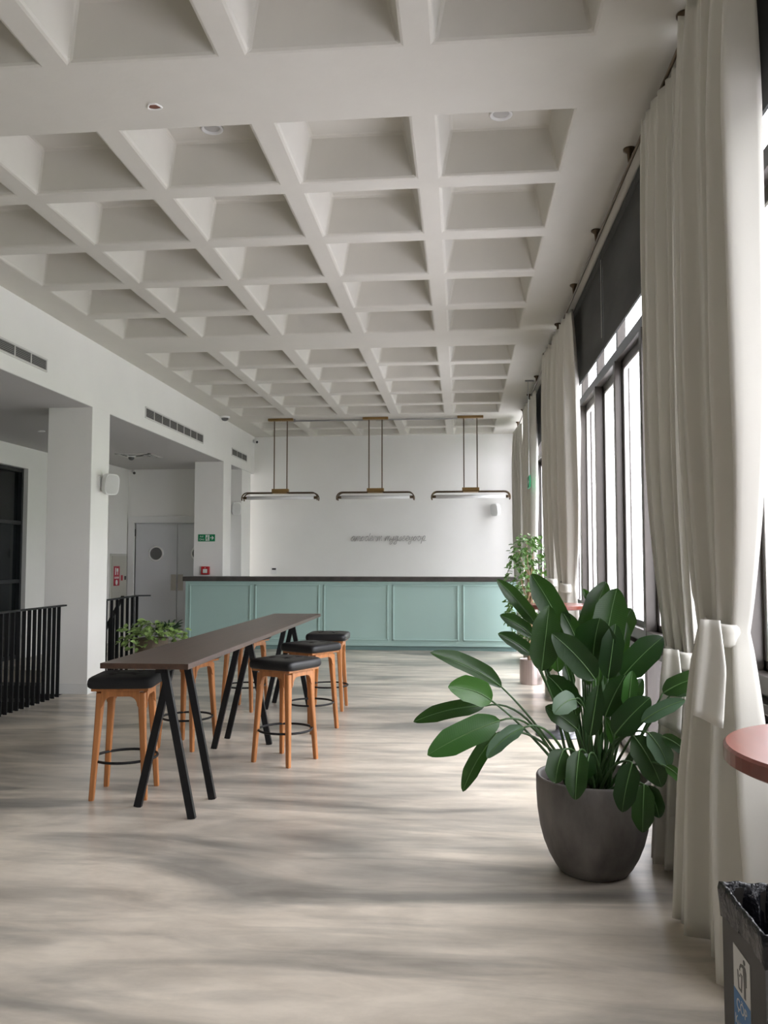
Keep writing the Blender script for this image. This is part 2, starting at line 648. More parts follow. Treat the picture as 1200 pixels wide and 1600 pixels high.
# side bay walls
mb = MB()
mb.box(-6.9, -6.7, YF, 8.9, 0, 3.25)
mb.box(-6.9, -6.7, 8.9, 12.32, 2.92, 3.25)
mb.box(-6.9, -6.7, 12.32, 13.3, 0, 3.25)
mb.box(-6.9, -6.38, 13.3, 15.62, 0, 3.25)
struct('wall_far_left', mb, plaster)
mb = MB()
mb.box(-6.69, -6.676, YF, 8.9, 0, 0.11)
mb.box(-6.7, -6.686, 12.32, 13.3, 0, 0.11)
struct('baseboard_far_left', mb, trim_paint)
mb = MB()
mb.box(-6.4, -6.235, 15.46, 15.62, 0, 2.215)
mb.box(-6.4, -4.5, 15.46, 15.62, 2.215, 3.25)
struct('wall_side_rear', mb, plaster)
struct('baseboard_rear', MB().box(-4.2, 1.2, YB - 0.014, YB, 0, 0.12), trim_paint)

# dark glazed doorway in the far left wall
dk = struct('door_2', MB().box(-6.86, -6.83, 8.9, 12.32, 0.02, 2.92), black_glass)
fr = MB()
for y in (8.9, 10.02, 11.14, 12.27):
    fr.box(-6.83, -6.77, y, y + 0.05, 0.0, 2.92)
for z in (0.0, 1.15, 2.05, 2.86):
    fr.box(-6.828, -6.775, 8.9, 12.32, z, z + 0.055)
fr.build('door_frame', mat('dark_frame', (0.02, 0.022, 0.024), 0.4), dk)
struct('wall_beyond_door', MB().box(-7.0, -6.9, 8.6, 12.6, 0, 3.25), stair_dark)

# double door with portholes
dr = struct('door_1', MB().box(-6.235, -4.4, 15.50, 15.54, 0.005, 2.205), door_paint)
fr = MB()
fr.box(-6.36, -6.235, 15.42, 15.46, 0, 2.215)
fr.box(-6.36, -4.5, 15.42, 15.46, 2.215, 2.34)
fr.build('door_frame', trim_paint, dr, bevel=0.006)
fr = MB()
fr.box(-6.252, -6.235, 15.465, 15.51, 0, 2.225)
fr.box(-6.252, -4.5, 15.465, 15.51, 2.205, 2.225)
fr.build('door_stop', door_paint, dr)
for n_, cx in (('a', -5.815), ('b', -4.985)):
    lf = MB().box(cx - 0.408, cx + 0.408, 15.478, 15.50, 0.01, 2.198).build('door_leaf', door_paint, dr, bevel=0.003)
    MB().lathe([(0.150, 15.478), (0.150, 15.462), (0.132, 15.456), (0.118, 15.462), (0.118, 15.478)], (cx, 0, 1.626), 40, axis='y', caps=False).build('porthole_ring', trim_paint, lf, smooth=True)
    MB().lathe([(0.12, 15.474), (0.12, 15.47)], (cx, 0, 1.626), 40, axis='y').build('porthole_glass', mat('porthole_glass', (0.10, 0.10, 0.095), 0.15), lf)
    hx = cx + (0.345 if n_ == 'a' else -0.345)
    MB().box(hx - 0.05, hx + 0.05, 15.470, 15.478, 0.925, 1.23).build('push_plate', steel, lf)
MB().tube([(-6.235, 15.465, 1.96), (-6.235, 15.465, 2.10)], 0.011).build('door_hinge', black_metal, dr)

# ------------------------------------------------------------------ windows
struct('wall_right_light_block', MB().box(XW, 1.46, YF, 0.2, 0, 4.2), plaster)  # unseen; closes windows here so camera-facing sides stay darker
struct('wall_right_rear_light_block', MB().box(XW, 1.46, 16.05, YB, 0, 4.2), plaster)  # added behind the far curtain to cut window light on the rear wall
bays = [(0.2, 3.98), (3.98, 9.08), (9.08, 14.18), (14.18, 16.05)]
for bi, (y0, y1) in enumerate(bays):
    f = MB()
    f.box(XW, XW + 0.11, y0, y1, 3.155, 3.245)     # upper transom
    f.box(XW - 0.005, XW + 0.12, y0, y1, 0.925, 1.005)     # sash bottom rail
    f.box(XW - 0.03, XW + 0.12, y0, y1, 0.855, 0.90)       # sill
    f.box(XW, XW + 0.11, y0, y1, 0.0, 0.07)
    f.box(XW, XW + 0.11, y0, y1, 3.93, 4.0)
    f.box(XW + 0.04, XW + 0.10, y0, y1, 0.89, 0.94)
    root = struct('window_%d' % (bi + 1), f, frame_brown, bevel=0.004)
    n = max(1, round((y1 - y0) / 1.02))
    for k in range(n + 1):
        y = y0 + (y1 - y0) * k / n
        if k == n and bi < len(bays) - 1:
            continue
        e = 0.055 if k == 0 else 0.036
        MB().box(XW - 0.008, XW + 0.115, y - e, y + e, 0.0, 3.16).build('mullion', frame_brown, root, bevel=0.004)
        MB().box(XW + 0.02, XW + 0.09, y - 0.03, y + 0.03, 3.24, 3.94).build('clerestory_post', frame_brown, root)
    for k in range(n):
        ya, yb = y0 + (y1 - y0) * k / n + 0.035, y0 + (y1 - y0) * (k + 1) / n - 0.035
        behind = ya < 4.6 and yb > 2.9
        dx = 0.018 if k % 2 else 0.0
        s = MB()
        x0, x1 = XW + 0.05 + dx, XW + 0.085 + dx
        s.box(x0, x1, ya, ya + 0.045, 1.005, 3.155)
        s.box(x0, x1, yb - 0.045, yb, 1.005, 3.155)
        s.box(x0, x1, ya, yb, 3.09, 3.155)
        s.box(x0, x1, ya, yb, 1.005, 1.05)
        sash = s.build('sash', frame_brown, root)
        q = MB()
        q.box(x0 + 0.006, x1 + 0.004, ya + 0.045, ya + 0.062, 1.05, 3.09)
        q.box(x0 + 0.006, x1 + 0.004, yb - 0.062, yb - 0.045, 1.05, 3.09)
        q.box(x0 + 0.006, x1 + 0.004, ya + 0.045, yb - 0.045, 3.075, 3.09)
        q.build('pale_seal', seal_pale, sash)
        MB().box(x0 + 0.020, x0 + 0.025, ya + 0.045, yb - 0.045, 1.05, 3.09).build('pane', glass, sash)
        MB().box(XW + 0.05, XW + 0.055, ya - 0.004, yb + 0.004, 3.245, 3.93).build('clerestory_pane', glass, root)
        MB().box(XW + 0.05, XW + 0.055, ya - 0.004, yb + 0.004, 0.07, 0.855).build('lower_blocking_panel' if behind else 'lower_pane', frame_brown if behind else glass, root)  # unseen opaque panels added behind near curtains, stop light leaking under hems

# outdoors
struct('ground_terrace', MB().box(1.46, 9.0, YF - 20, 60, -0.35, -0.08), terrace_m)
hm = MB()
N = 26
hv = []
for j in range(N + 1):
    for i in range(N + 1):
        y = -40 + 135 * j / N
        x = 9 + max(0, y) * 0.27 + 120 * i / N
        d = max(0, (math.hypot(x - 9, max(0, y)) - 30)) / 90
        z = -3.0 + 19 * min(1, d) ** 1.3 + 1.2 * math.sin(x * 0.11) * math.cos(y * 0.07)
        hv.append((x, y, z if i else -3.2))
hm.add(hv, [(j * (N + 1) + i, j * (N + 1) + i + 1, (j + 1) * (N + 1) + i + 1, (j + 1) * (N + 1) + i) for j in range(N) for i in range(N)])
struct('ground_hill', hm, grass_m, smooth=True)


def icoblob(mbx, c, r, seed):
    bm = bmesh.new()
    bmesh.ops.create_icosphere(bm, subdivisions=3, radius=1)
    rr = random.Random(seed)
    ph = [rr.uniform(0, 6) for _ in range(6)]
    vs = []
    for v in bm.verts:
        p = v.co
        k = 1 + 0.16 * math.sin(5 * p.x + ph[0]) * math.sin(5 * p.y + ph[1]) + 0.12 * math.sin(11 * p.z + ph[2]) * math.cos(9 * p.x + ph[3]) + rr.uniform(-.07, .07)
        vs.append((c[0] + p.x * r[0] * k, c[1] + p.y * r[1] * k, c[2] + p.z * r[2] * k))
    mbx.add(vs, [tuple(v.index for v in f.verts) for f in bm.faces])
    bm.free()


for i, (px, Y, zt, r, lab) in enumerate((
        (1198, 27, 4.6, 1.7, 'ochre autumn tree outside beside the near curtain'),
        (1225, 30, 3.6, 1.9, 'ochre autumn tree further right outside the near window'))):
    p = atY(px, 875, Y)
    t = thing('autumn_tree', lab, 'tree', (p.x, Y, -3.0))
    MB().tube([(p.x, Y, -3.0), (p.x, Y, 1.5)], [0.2, 0.12]).build('trunk', trunk_m, t)
    c = MB()
    for q in range(5):
        icoblob(c, (p.x + rng.uniform(-.8, .8) * r * .6, Y + rng.uniform(-.8, .8) * r * .6, zt - r * (0.75 + q * 0.28)), (r * .62, r * .62, r * .6), i * 10 + q)
    c.build('crown', tree_m, t)
p = atY(1203, 875, 62)
t = thing('hillside_house', 'pale house with orange tiled roof on the green hillside', 'house', (p.x, 62, -1))
MB().box(p.x - 2.5, p.x + 4, 62, 68, -1, 7.7).build('house_wall', house_m, t)
MB().prism([(-3, 7.6), (4.5, 7.6), (0.75, 9.9)], (p.x, 61.6, 0), (1, 0, 0), (0, 0, 1), (0, 6.8, 0)).build('roof', roof_m, t)
for k in range(3):
    MB().box(p.x - 1.7 + k * 1.9, p.x - 0.8 + k * 1.9, 61.97, 62.0, 5.2, 6.9).build('window', black_glass, t)

# ------------------------------------------------------------------ blinds and curtain rail
bl_lab = {2: 'charcoal roller blind between the near curtain pair and the second blind', 3: 'charcoal roller blind ending at the tall curtain in mid room',
          1: 'charcoal roller blind at right edge of the photo beside the nearest curtain'}
for k, (y0, y1, lab) in enumerate(((-1.0, 1.36, None), (1.40, 3.86, 'charcoal roller blind at the right edge beside the nearest curtain'),
                                   (3.92, 6.757, 'charcoal roller blind just beyond the nearest curtain pair'),
                                   (6.765, 8.92, 'charcoal roller blind next to the tall curtain in mid room'),
                                   (9.0, 11.5, 'small dark blind glimpsed beyond the mid room curtains'),
                                   (11.54, 14.0, 'dark blind almost hidden behind the far curtains'))):
    if lab is None:
        continue
    t = thing('roller_blind', lab, 'blind', (1.155, (y0 + y1) / 2, 3.21), 'charcoal roller blinds along the windows')
    b = MB()
    nz, ny = 14, 2
    b.box(1.153, 1.157, y0, y1, 3.225, 3.94)
    b.build('blind_cloth', blind_cloth, t)
    MB().tube([(1.157, y0, 3.968), (1.157, y1, 3.968)], 0.03, 14).build('roller_tube', blind_cloth, t)
    MB().box(1.148, 1.162, y0, y1, 3.20, 3.228).build('bottom_bar', blind_cloth, t)
    MB().tube([(1.143, y0 + 0.02, 3.95), (1.143, y0 + 0.03, 3.3)], 0.002, 6).build('pull_chain', vent_metal, t)

t = thing('curtain_rail', 'thin dark curtain rail running under the ceiling along the windows', 'rail', (1.03, 6, 3.86))
MB().tube([(1.035, -1, 3.915), (1.035, 16.3, 3.915)], 0.010, 8).build('rail', bronze, t)
for k in range(-2, 10):
    y = 3.80 + 1.26 * k
    b = MB()
    b.lathe([(0.038, ZC), (0.038, ZC - 0.012), (0.015, ZC - 0.03), (0.010, 3.92)], (1.035, y, 0), 14)
    b.build('rail_bracket', bronze, t, smooth=True)


# ------------------------------------------------------------------ curtains
def curtain(label, ytop, ztie, ytie, ybot, seed, xc=1.02, folds=6, amp=0.075, tail=True, xtie=None, wt=0.12, xbot=0.0, slant=0.03, group='tied back greige curtains'):
    r = random.Random(seed)
    ph = [r.uniform(0, 6.28) for _ in range(4)]
    xtie = xc if xtie is None else xtie
    t = thing('curtain', label, 'curtain', (xc, (ybot[0] + ybot[1]) / 2, 0.03), group)
    NS, NZ = folds * 18, 60
    zb, zt = 0.012, 3.885
    vs = []
    b = MB()
    for k in range(NZ + 1):
        z = zb + (zt - zb) * k / NZ
        if z >= ztie:
            q = (z - ztie) / (zt - ztie)
            e = 1 - (1 - min(1, q / 0.40)) ** 2.1       # swelling above the tie
            ya = ytie - wt + (ytop[0] - (ytie - wt)) * e
            yb = ytie + wt + (ytop[1] - (ytie + wt)) * e
            A = 0.042 + (amp - 0.042) * min(1, q / 0.35) ** 0.8
            if q > 0.72:
                A *= 1 - 0.62 * ((q - 0.72) / 0.28) ** 1.5
            xm = xtie + (xc - xtie) * e
        else:
            q = 1 - (z - zb) / (ztie - zb)
            e = q ** 0.75
            ya = ytie - wt + (ybot[0] - (ytie - wt)) * e
            yb = ytie + wt + (ybot[1] - (ytie + wt)) * e
            A = 0.042 + (amp * 1.15 - 0.042) * min(1, q / 0.5) ** 0.8
            xm = xtie + (xc + xbot - xtie) * e
        top = max(0, (z - 3.72) / 0.21)
        for i in range(NS + 1):
            s = i / NS
            u = 2 * PI * folds * s
            w1 = u / 2 + 0.55 * math.sin(2.3 * 2 * s + ph[0] + 0.30 * z)
            f = 1.1 - 2.1 * (abs(math.sin(w1)) ** 0.75) * (0.78 + 0.22 * math.sin(3.7 * w1 + ph[1]))
            big = 0.40 * math.sin(2 * PI * 1.6 * s + ph[2] + 0.2 * z)
            pinch = math.sin(2 * u * 1.0 + ph[3]) * 0.35 * top
            y = ya + (yb - ya) * s + 0.010 * math.cos(u + ph[1])
            x = xm + slant * (1 - 2 * s) + A * (f + big * (1 - 0.6 * top)) * 0.85 + 0.02 * pinch
            vs.append((x, y, z + (0.012 * math.sin(2 * u) * top)))
    fs = [(k * (NS + 1) + i, k * (NS + 1) + i + 1, (k + 1) * (NS + 1) + i + 1, (k + 1) * (NS + 1) + i) for k in range(NZ) for i in range(NS)]
    b.add(vs, fs)
    o = b.build('curtain_panel', cloth, t, smooth=True)
    sd = o.modifiers.new('thickness', 'SOLIDIFY')
    sd.thickness = 0.004
    # stitched hem line
    k = int((0.32 - zb) / (zt - zb) * NZ)
    h = MB()
    pts = [V(vs[k * (NS + 1) + i]) + V((-0.0005, 0, 0)) for i in range(0, NS + 1, 2)]
    h.tube(pts, 0.0022, 5)
    h.build('hem_seam', cloth, o)
    # tieback band
    tb = MB()
    n = 40
    rx, ry = 0.060, wt + 0.010
    band = []
    for j, (dz, g) in enumerate(((-0.042, 0.96), (-0.03, 1.02), (-0.008, 1.0), (0.012, 1.03), (0.03, 1.01), (0.042, 0.95))):
        for i in range(n):
            a = 2 * PI * i / n
            band.append((xtie + rx * g * math.cos(a), ytie + ry * g * math.sin(a), ztie + dz + 0.012 * math.sin(a)))
    tb.add(band, [(j * n + i, j * n + (i + 1) % n, (j + 1) * n + (i + 1) % n, (j + 1) * n + i) for j in range(5) for i in range(n)])
    tbo = tb.build('tieback', cloth, t, smooth=True)
    m2 = tbo.modifiers.new('thickness', 'SOLIDIFY')
    m2.thickness = 0.005
    if tail:
        tl = MB()
        nn, mm = 14, 12
        tv = []
        for j in range(mm + 1):
            q = j / mm
            for i in range(nn + 1):
                sx_ = i / nn
                wdt = 0.055 + 0.030 * min(1, q * 2.2)
                xx = xtie - rx - 0.036 - 0.022 * q + (sx_ - 0.40) * wdt * 0.9
                yy = ytie - wt - 0.02 - (sx_ - 0.3) * wdt * 1.1 - 0.010 * math.sin(sx_ * 8 + q * 1.5) * (0.4 + q) - 0.012 * math.sin(PI * q)
                tv.append((xx, yy, ztie + 0.05 - 0.36 * q - 0.03 * (sx_ - 0.5) * q))
        tl.add(tv, [(j * (nn + 1) + i, j * (nn + 1) + i + 1, (j + 1) * (nn + 1) + i + 1, (j + 1) * (nn + 1) + i) for j in range(mm) for i in range(nn)])
        to = tl.build('tie_end', cloth, tbo, smooth=True)
        m3 = to.modifiers.new('thickness', 'SOLIDIFY')
        m3.thickness = 0.006
    return t


curtain('nearest greige curtain, hanging beside the round red wood table', (3.06, 3.68), 1.235, 3.27, (2.88, 3.70), 3, amp=0.080, xbot=-0.04, folds=5, slant=0.035, xtie=0.985)
curtain('greige curtain behind the big potted plant, partner of the nearest one', (3.97, 4.54), 1.04, 4.16, (3.98, 4.50), 5, amp=0.058, folds=6, slant=0.03, wt=0.15, xtie=1.055, xbot=-0.012)
curtain('tall greige curtain in mid room, gathered above the far red table', (7.95, 8.90), 1.24, 8.30, (8.05, 8.9), 9, amp=0.07, tail=False, wt=0.15, folds=5)
curtain('greige curtain just beyond the tall mid room one, mostly hidden by it', (9.0, 9.75), 1.27, 9.2, (9.0, 9.6), 11, amp=0.06, tail=False, xc=0.99, folds=5)
curtain('far greige curtain with the small green sign hanging before it', (11.75, 13.3), 1.1, 12.6, (11.9, 13.2), 13, amp=0.07, tail=False, wt=0.25)
curtain('farthest greige curtain, against the rear wall corner', (14.5, 15.6), 1.1, 15.1, (14.5, 15.5), 17, amp=0.07, tail=False, wt=0.4)

# ------------------------------------------------------------------ bar counter
YC = 13.908
CXR = 0.90
t = thing('bar_counter', 'long mint green panelled bar counter with dark stone top', 'counter', (-1.8, YC + 0.2, 0))
MB().box(-4.70, CXR, YC + 0.004, YC + 0.42, 0.075, 1.145).build('counter_body', teal, t)
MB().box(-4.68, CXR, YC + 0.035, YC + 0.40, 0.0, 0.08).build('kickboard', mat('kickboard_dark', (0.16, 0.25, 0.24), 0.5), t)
MB().box(-4.74, CXR + 0.02, YC - 0.045, YC + 0.435, 1.145, 1.222).build('countertop', dark_stone, t, bevel=0.006)
mb = MB()
mb.box(-4.70, CXR, YC - 0.006, YC + 0.006, 0.075, 0.115)
mb.box(-4.70, CXR, YC - 0.008, YC + 0.006, 1.125, 1.145)
mb.build('counter_rail', teal, t)
xe = [-4.664, -3.523, -2.345, -1.182, -0.015, 0.885]
for i in range(5):
    x0, x1 = xe[i] + 0.035, xe[i + 1] - 0.035
    m_ = MB()
    g = 0.026
    for (a, b, c, d) in ((x0, x1, 1.065, 1.065 + g), (x0, x1, 0.165, 0.165 + g), (x0, x0 + g, 0.165, 1.091), (x1 - g, x1, 0.165, 1.091)):
        m_.box(a, b, YC - 0.018, YC + 0.004, c, d)
    m_.build('panel_moulding', teal, t, bevel=0.006)

# ------------------------------------------------------------------ bar table
t = thing('bar_table', 'long narrow dark wood bar table on black trestles', 'table', (-1.81, 6.9, 0))
mb = MB()
TX0, TX1, TY0, TY1, TZ = -2.075, -1.552, 4.66, 9.16, 0.909
mb.box(TX0, TX1, TY0, TY1, TZ - 0.032, TZ)
mb.build('tabletop', table_wood, t, bevel=0.003)
for yc, right_two in ((5.005, True), (6.765, False), (8.53, False)):
    tr = MB().box(-1.785, -1.735, yc - 0.235, yc + 0.235, TZ - 0.068, TZ - 0.032).build('trestle', black_metal, t)
    a, b = (-1.566, -1.972)
    spec = [(a, yc - 0.20), (a, yc + 0.20), (b, yc)] if right_two else [(b, yc - 0.19), (b, yc + 0.19), (a, yc)]
    for X, Y in spec:
        s = 1 if X > -1.76 else -1
        MB().bar((X, Y, 0.0), (-1.76 + 0.012 * s, Y, TZ - 0.034), 0.046, 0.03).build('leg', black_metal, tr, bevel=0.002)


# ------------------------------------------------------------------ stools
def make_stool(seatmat):
    t = thing('bar_stool', None, None, (0, 0, 0))
    L, T = 0.165, 0.128      # leg offsets at floor and at the seat
    for a in (0, 1):
        for b in (0, 1):
            sx, sy = (1 if a else -1), (1 if b else -1)
            m_ = MB()
            n = 8
            prof = ((0.0, 0.030), (0.015, 0.033), (0.40, 0.040), (0.56, 0.046), (0.662, 0.052))
            vs, fs = [], []
            for z, wd in prof:
                k = z / 0.662
                cx, cy = sx * (L + (T - L) * k), sy * (L + (T - L) * k)
                h, q = wd / 2, wd * 0.16
                ring = [(h, -h + q), (h, h - q), (h - q, h), (-h + q, h), (-h, h - q), (-h, -h + q), (-h + q, -h), (h - q, -h)]
                vs += [(cx + u, cy + v_, z) for u, v_ in ring]
            for i in range(len(prof) - 1):
                for j in range(n):
                    fs.append((i * n + j, i * n + (j + 1) % n, (i + 1) * n + (j + 1) % n, (i + 1) * n + j))
            fs += [tuple(range(n))[::-1], tuple(range((len(prof) - 1) * n, len(prof) * n))]
            m_.add(vs, fs)
            m_.build('leg', stool_wood, t, bevel=0.002)
    # apron: four arched rails
    m_ = MB()
    w0 = 0.105
    poly = [(-w0 - 0.012, 0.690), (-w0 - 0.016, 0.56)]
    for i in range(9):
        a = PI - (PI / 2) * i / 8
        poly.append((-w0 + 0.052 + 0.052 * math.cos(a), 0.585 + 0.055 * math.sin(a)))
    for i in range(9):
        a = PI / 2 - (PI / 2) * i / 8
        poly.append((w0 - 0.052 + 0.052 * math.cos(a), 0.585 + 0.055 * math.sin(a)))
    poly += [(w0 + 0.016, 0.56), (w0 + 0.012, 0.690)]
    d = 0.148
    for ex, ez in (((1, 0, 0), (0, 1, 0)), ((0, 1, 0), (1, 0, 0))):
        for s in (-1, 1):
            o = V(ez) * (s * d) - V(ez) * 0.013
            m_.prism(poly, o, ex, (0, 0, 1), V(ez) * 0.026)
    m_.box(-0.178, 0.178, -0.178, 0.178, 0.676, 0.694)
    m_.build('seat_frame', stool_wood, t, bevel=0.003)
    # tufted cushion
    m_ = MB()
    n = 64

    def outline(k, r):
        a = 2 * PI * k / n
        c, s = math.cos(a), math.sin(a)
        e = 0.24
        return (r * math.copysign(abs(c) ** e, c), r * math.copysign(abs(s) ** e, s))

    rings = [(0.180, 0.692), (0.196, 0.694), (0.206, 0.704), (0.209, 0.722), (0.207, 0.742), (0.201, 0.755), (0.190, 0.7625)]
    rings += [(0.190 * (1 - i / 11), None) for i in range(1, 11)]
    vs = []
    for r, z in rings:
        for k in range(n):
            x, y = outline(k, r) if r > 0.15 else (lambda p, q: (p[0] * r / 0.15, p[1] * r / 0.15))(outline(k, 0.15), 0)
            zz = z
            if z is None:
                zz = 0.7625 + 0.016 * (1 - (r / 0.19) ** 2)
                for ux in (-0.07, 0.07):
                    for uy in (-0.07, 0.07):
                        zz -= 0.015 * math.exp(-((x - ux) ** 2 + (y - uy) ** 2) / 0.0005)
                zz -= 0.005 * (math.exp(-(abs(abs(x) - 0.07) / 0.012) ** 2) + math.exp(-(abs(abs(y) - 0.07) / 0.012) ** 2)) * (1 if r < 0.17 else 0.5)
            vs.append((x, y, zz))
    vs.append((0, 0, 0.777))
    fs = []
    R_ = len(rings)
    for i in range(R_ - 1):
        for k in range(n):
            fs.append((i * n + k, i * n + (k + 1) % n, (i + 1) * n + (k + 1) % n, (i + 1) * n + k))
    for k in range(n):
        fs.append(((R_ - 1) * n + k, (R_ - 1) * n + (k + 1) % n, R_ * n))
    fs.append(tuple(range(n))[::-1])
    m_.add(vs, fs)
    m_.build('seat_cushion', seatmat, t, smooth=True)
    m_ = MB()
    m_.tube([(0.200 * math.cos(2 * PI * i / 48), 0.200 * math.sin(2 * PI * i / 48), 0.235) for i in range(48)], 0.0085, 10, closed=True)
    m_.build('foot_ring', black_metal, t, smooth=True)
    return t


G = 'teak bar stools around the long table'
proto = make_stool(leather)
stools = [(-1.326, 6.246, -27, 'black leather bar stool on the right side of the table, nearest of three'),
          (-1.345, 7.42, -32, 'black leather bar stool on the right side of the table, middle of three'),
          (-1.355, 8.46, 0, 'black leather bar stool at the far right end of the table'),
          (-2.22, 6.66, -17, 'bar stool pushed in on the far left side, seen behind the front trestle'),
          (-2.19, 8.36, -15, 'bar stool pushed in on the far left side, seen behind the middle trestle')]
tb_ = child_table()
for i, (x, y, a, lab) in enumerate(stools):
    o = proto if i == 0 else copy_tree(proto, None, tb_)
    o.location = (x, y, 0)
    o.rotation_euler = (0, 0, math.radians(a))
    tag(o, lab, 'stool', G)
o = make_stool(felt)
o.location = (-2.17, 5.29, 0)
o.rotation_euler = (0, 0, math.radians(8))
tag(o, 'charcoal topped teak bar stool at the near left end of the table', 'stool', G)

# ------------------------------------------------------------------ pendants
for xc, lab in ((-3.175, 'leftmost of the three brass tube pendant lights over the counter'),
                (-1.487, 'middle one of the three brass tube pendant lights over the counter'),
                (0.168, 'rightmost of the three brass tube pendant lights over the counter')):
    y = 14.42
    t = thing('pendant_light', lab, 'lamp', (xc, y, ZC), 'three pendant lights over the bar')
    MB().box(xc - 0.225, xc + 0.225, y - 0.05, y + 0.05, ZC - 0.045, ZC).build('ceiling_plate', brass, t, bevel=0.006)
    for s in (-1, 1):
        MB().tube([(xc + s * 0.115, y, ZC - 0.04), (xc + s * 0.115, y, 2.74)], 0.0105, 10).build('rod', bronze, t)
    MB().box(xc - 0.148, xc + 0.148, y - 0.05, y + 0.05, 2.685, 2.755).build('brass_block', brass, t, bevel=0.004)
    for dy in (-0.075, 0.075):
        pts = []
        for s in (-1, 1):
            arc = [(xc + s * (0.575 + 0.10 * math.sin(a)), y + dy, 2.585 + 0.10 * math.cos(a)) for a in [i * PI * 0.62 / 9 for i in range(10)]]
            pts += arc[::-1] if s < 0 else arc
        MB().tube(pts, 0.0115, 10).build('frame_tube', bronze, t, smooth=True)
    b = MB()
    for s in (-1, 1):
        b.tube([(xc + s * 0.665, y - 0.08, 2.600), (xc + s * 0.665, y + 0.08, 2.600)], 0.010, 8)
        b.tube([(xc + s * 0.668, y, 2.600), (xc + s * 0.59, y, 2.600)], 0.026, 12)
    b.build('end_bracket', bronze, t, smooth=True)
    b = MB()
    b.box(xc - 0.13, xc + 0.13, y - 0.088, y + 0.088, 2.672, 2.69)
    b.build('cross_plate', brass, t)
    MB().tube([(xc - 0.60, y, 2.600), (xc + 0.60, y, 2.600)], 0.03, 16).build('glass_tube', mat('frosted_tube', (0.72, 0.72, 0.72), 0.25), t, smooth=True)
t = thing('ceiling_conduit', 'thin grey conduit linking the three pendant ceiling plates', 'pipe', (-1.4, 14.50, 3.96))
MB().tube([(-2.95, 14.495, 3.975), (0.23, 14.495, 3.975)], 0.014, 8).build('conduit', grey_pipe, t)
for x in (-3.0, -1.42, 0.16):
    MB().box(x - 0.07, x + 0.07, 14.47, 14.53, 3.955, ZC).build('junction_box', grey_pipe, t, bevel=0.005)

# ------------------------------------------------------------------ neon script on the rear wall
t = thing('neon_sign', 'unlit cursive neon script in thin glass tubes on the rear wall', 'sign', (-1.47, YB - 0.03, 1.91))
# cursive strokes as (dx, dz) per letter, x-height 0.10
NL = {
    'a': [(0, .05), (.05, .1), (.02, .09), (0, .04), (.03, 0), (.06, .04), (.065, .1), (.065, .03), (.085, 0)],
    'm': [(0, 0), (.01, .1), (.015, .0), (.03, .09), (.045, .09), (.05, .0), (.065, .09), (.085, .09), (.09, .02), (.105, 0)],
    'n': [(0, 0), (.01, .1), (.015, .0), (.035, .09), (.055, .09), (.06, .02), (.08, 0)],
    'o': [(.03, .1), (0, .05), (.03, 0), (.06, .05), (.03, .1), (.05, .08), (.08, .09)],
    'd': [(.05, .09), (.02, .1), (0, .04), (.03, 0), (.06, .05), (.075, .17), (.065, .04), (.09, 0)],
    'e': [(0, .04), (.04, .06), (.045, .1), (.02, .1), (.005, .04), (.03, 0), (.065, .03)],
    'r': [(0, 0), (.015, .1), (.03, .085), (.05, .09), (.05, .03), (.07, 0)],
    'i': [(0, .03), (.015, .1), (.015, .02), (.035, 0)],
    'u': [(0, .09), (.005, .02), (.03, 0), (.05, .04), (.055, .1), (.055, .02), (.08, 0)],
    'g': [(.05, .09), (.02, .1), (0, .05), (.03, .01), (.055, .05), (.06, .1), (.055, -.05), (.02, -.07), (.01, -.04), (.08, .02)],
    's': [(0, 0), (.035, .1), (.045, .04), (.02, 0), (.06, .01)],
    'y': [(0, .09), (.01, .03), (.035, .02), (.055, .1), (.045, -.05), (.015, -.07), (.01, -.03), (.075, .02)],
    'p': [(0, .03), (.02, .1), (.005, -.06), (.02, .09), (.05, .1), (.055, .04), (.03, .0), (.09, .01)],
}
cx, z0 = -2.205, 1.885
tubes = []
for word in ('amoderm', 'mygseeyoop'):
    pts = []
    for ch in word:
        st = NL[ch]
        for dx, dz in st:
            pts.append((cx + dx * 0.99 + dz * 0.25, YB - 0.035, z0 + dz * 0.92))
        cx += st[-1][0] * 0.99 + 0.006
    cx += 0.05
    sm = []
    for i in range(len(pts) - 1):
        p0, p1, p2, p3 = [V(pts[max(0, min(len(pts) - 1, i + k))]) for k in (-1, 0, 1, 2)]
        for q in (0, .25, .5, .75):
            sm.append(0.5 * ((2 * p1) + (p2 - p0) * q + (2 * p0 - 5 * p1 + 4 * p2 - p3) * q * q + (3 * p1 - p0 - 3 * p2 + p3) * q ** 3))
    sm.append(V(pts[-1]))
    MB().tube(sm, 0.0052, 7).build('neon_tube', neon_glass, t, smooth=True)
b = MB()
for k in range(12):
    x = -2.15 + k * 0.125
    b.tube([(x, YB, 1.93), (x, YB - 0.035, 1.93)], 0.005, 6)
b.build('tube_support', grey_pipe, t)


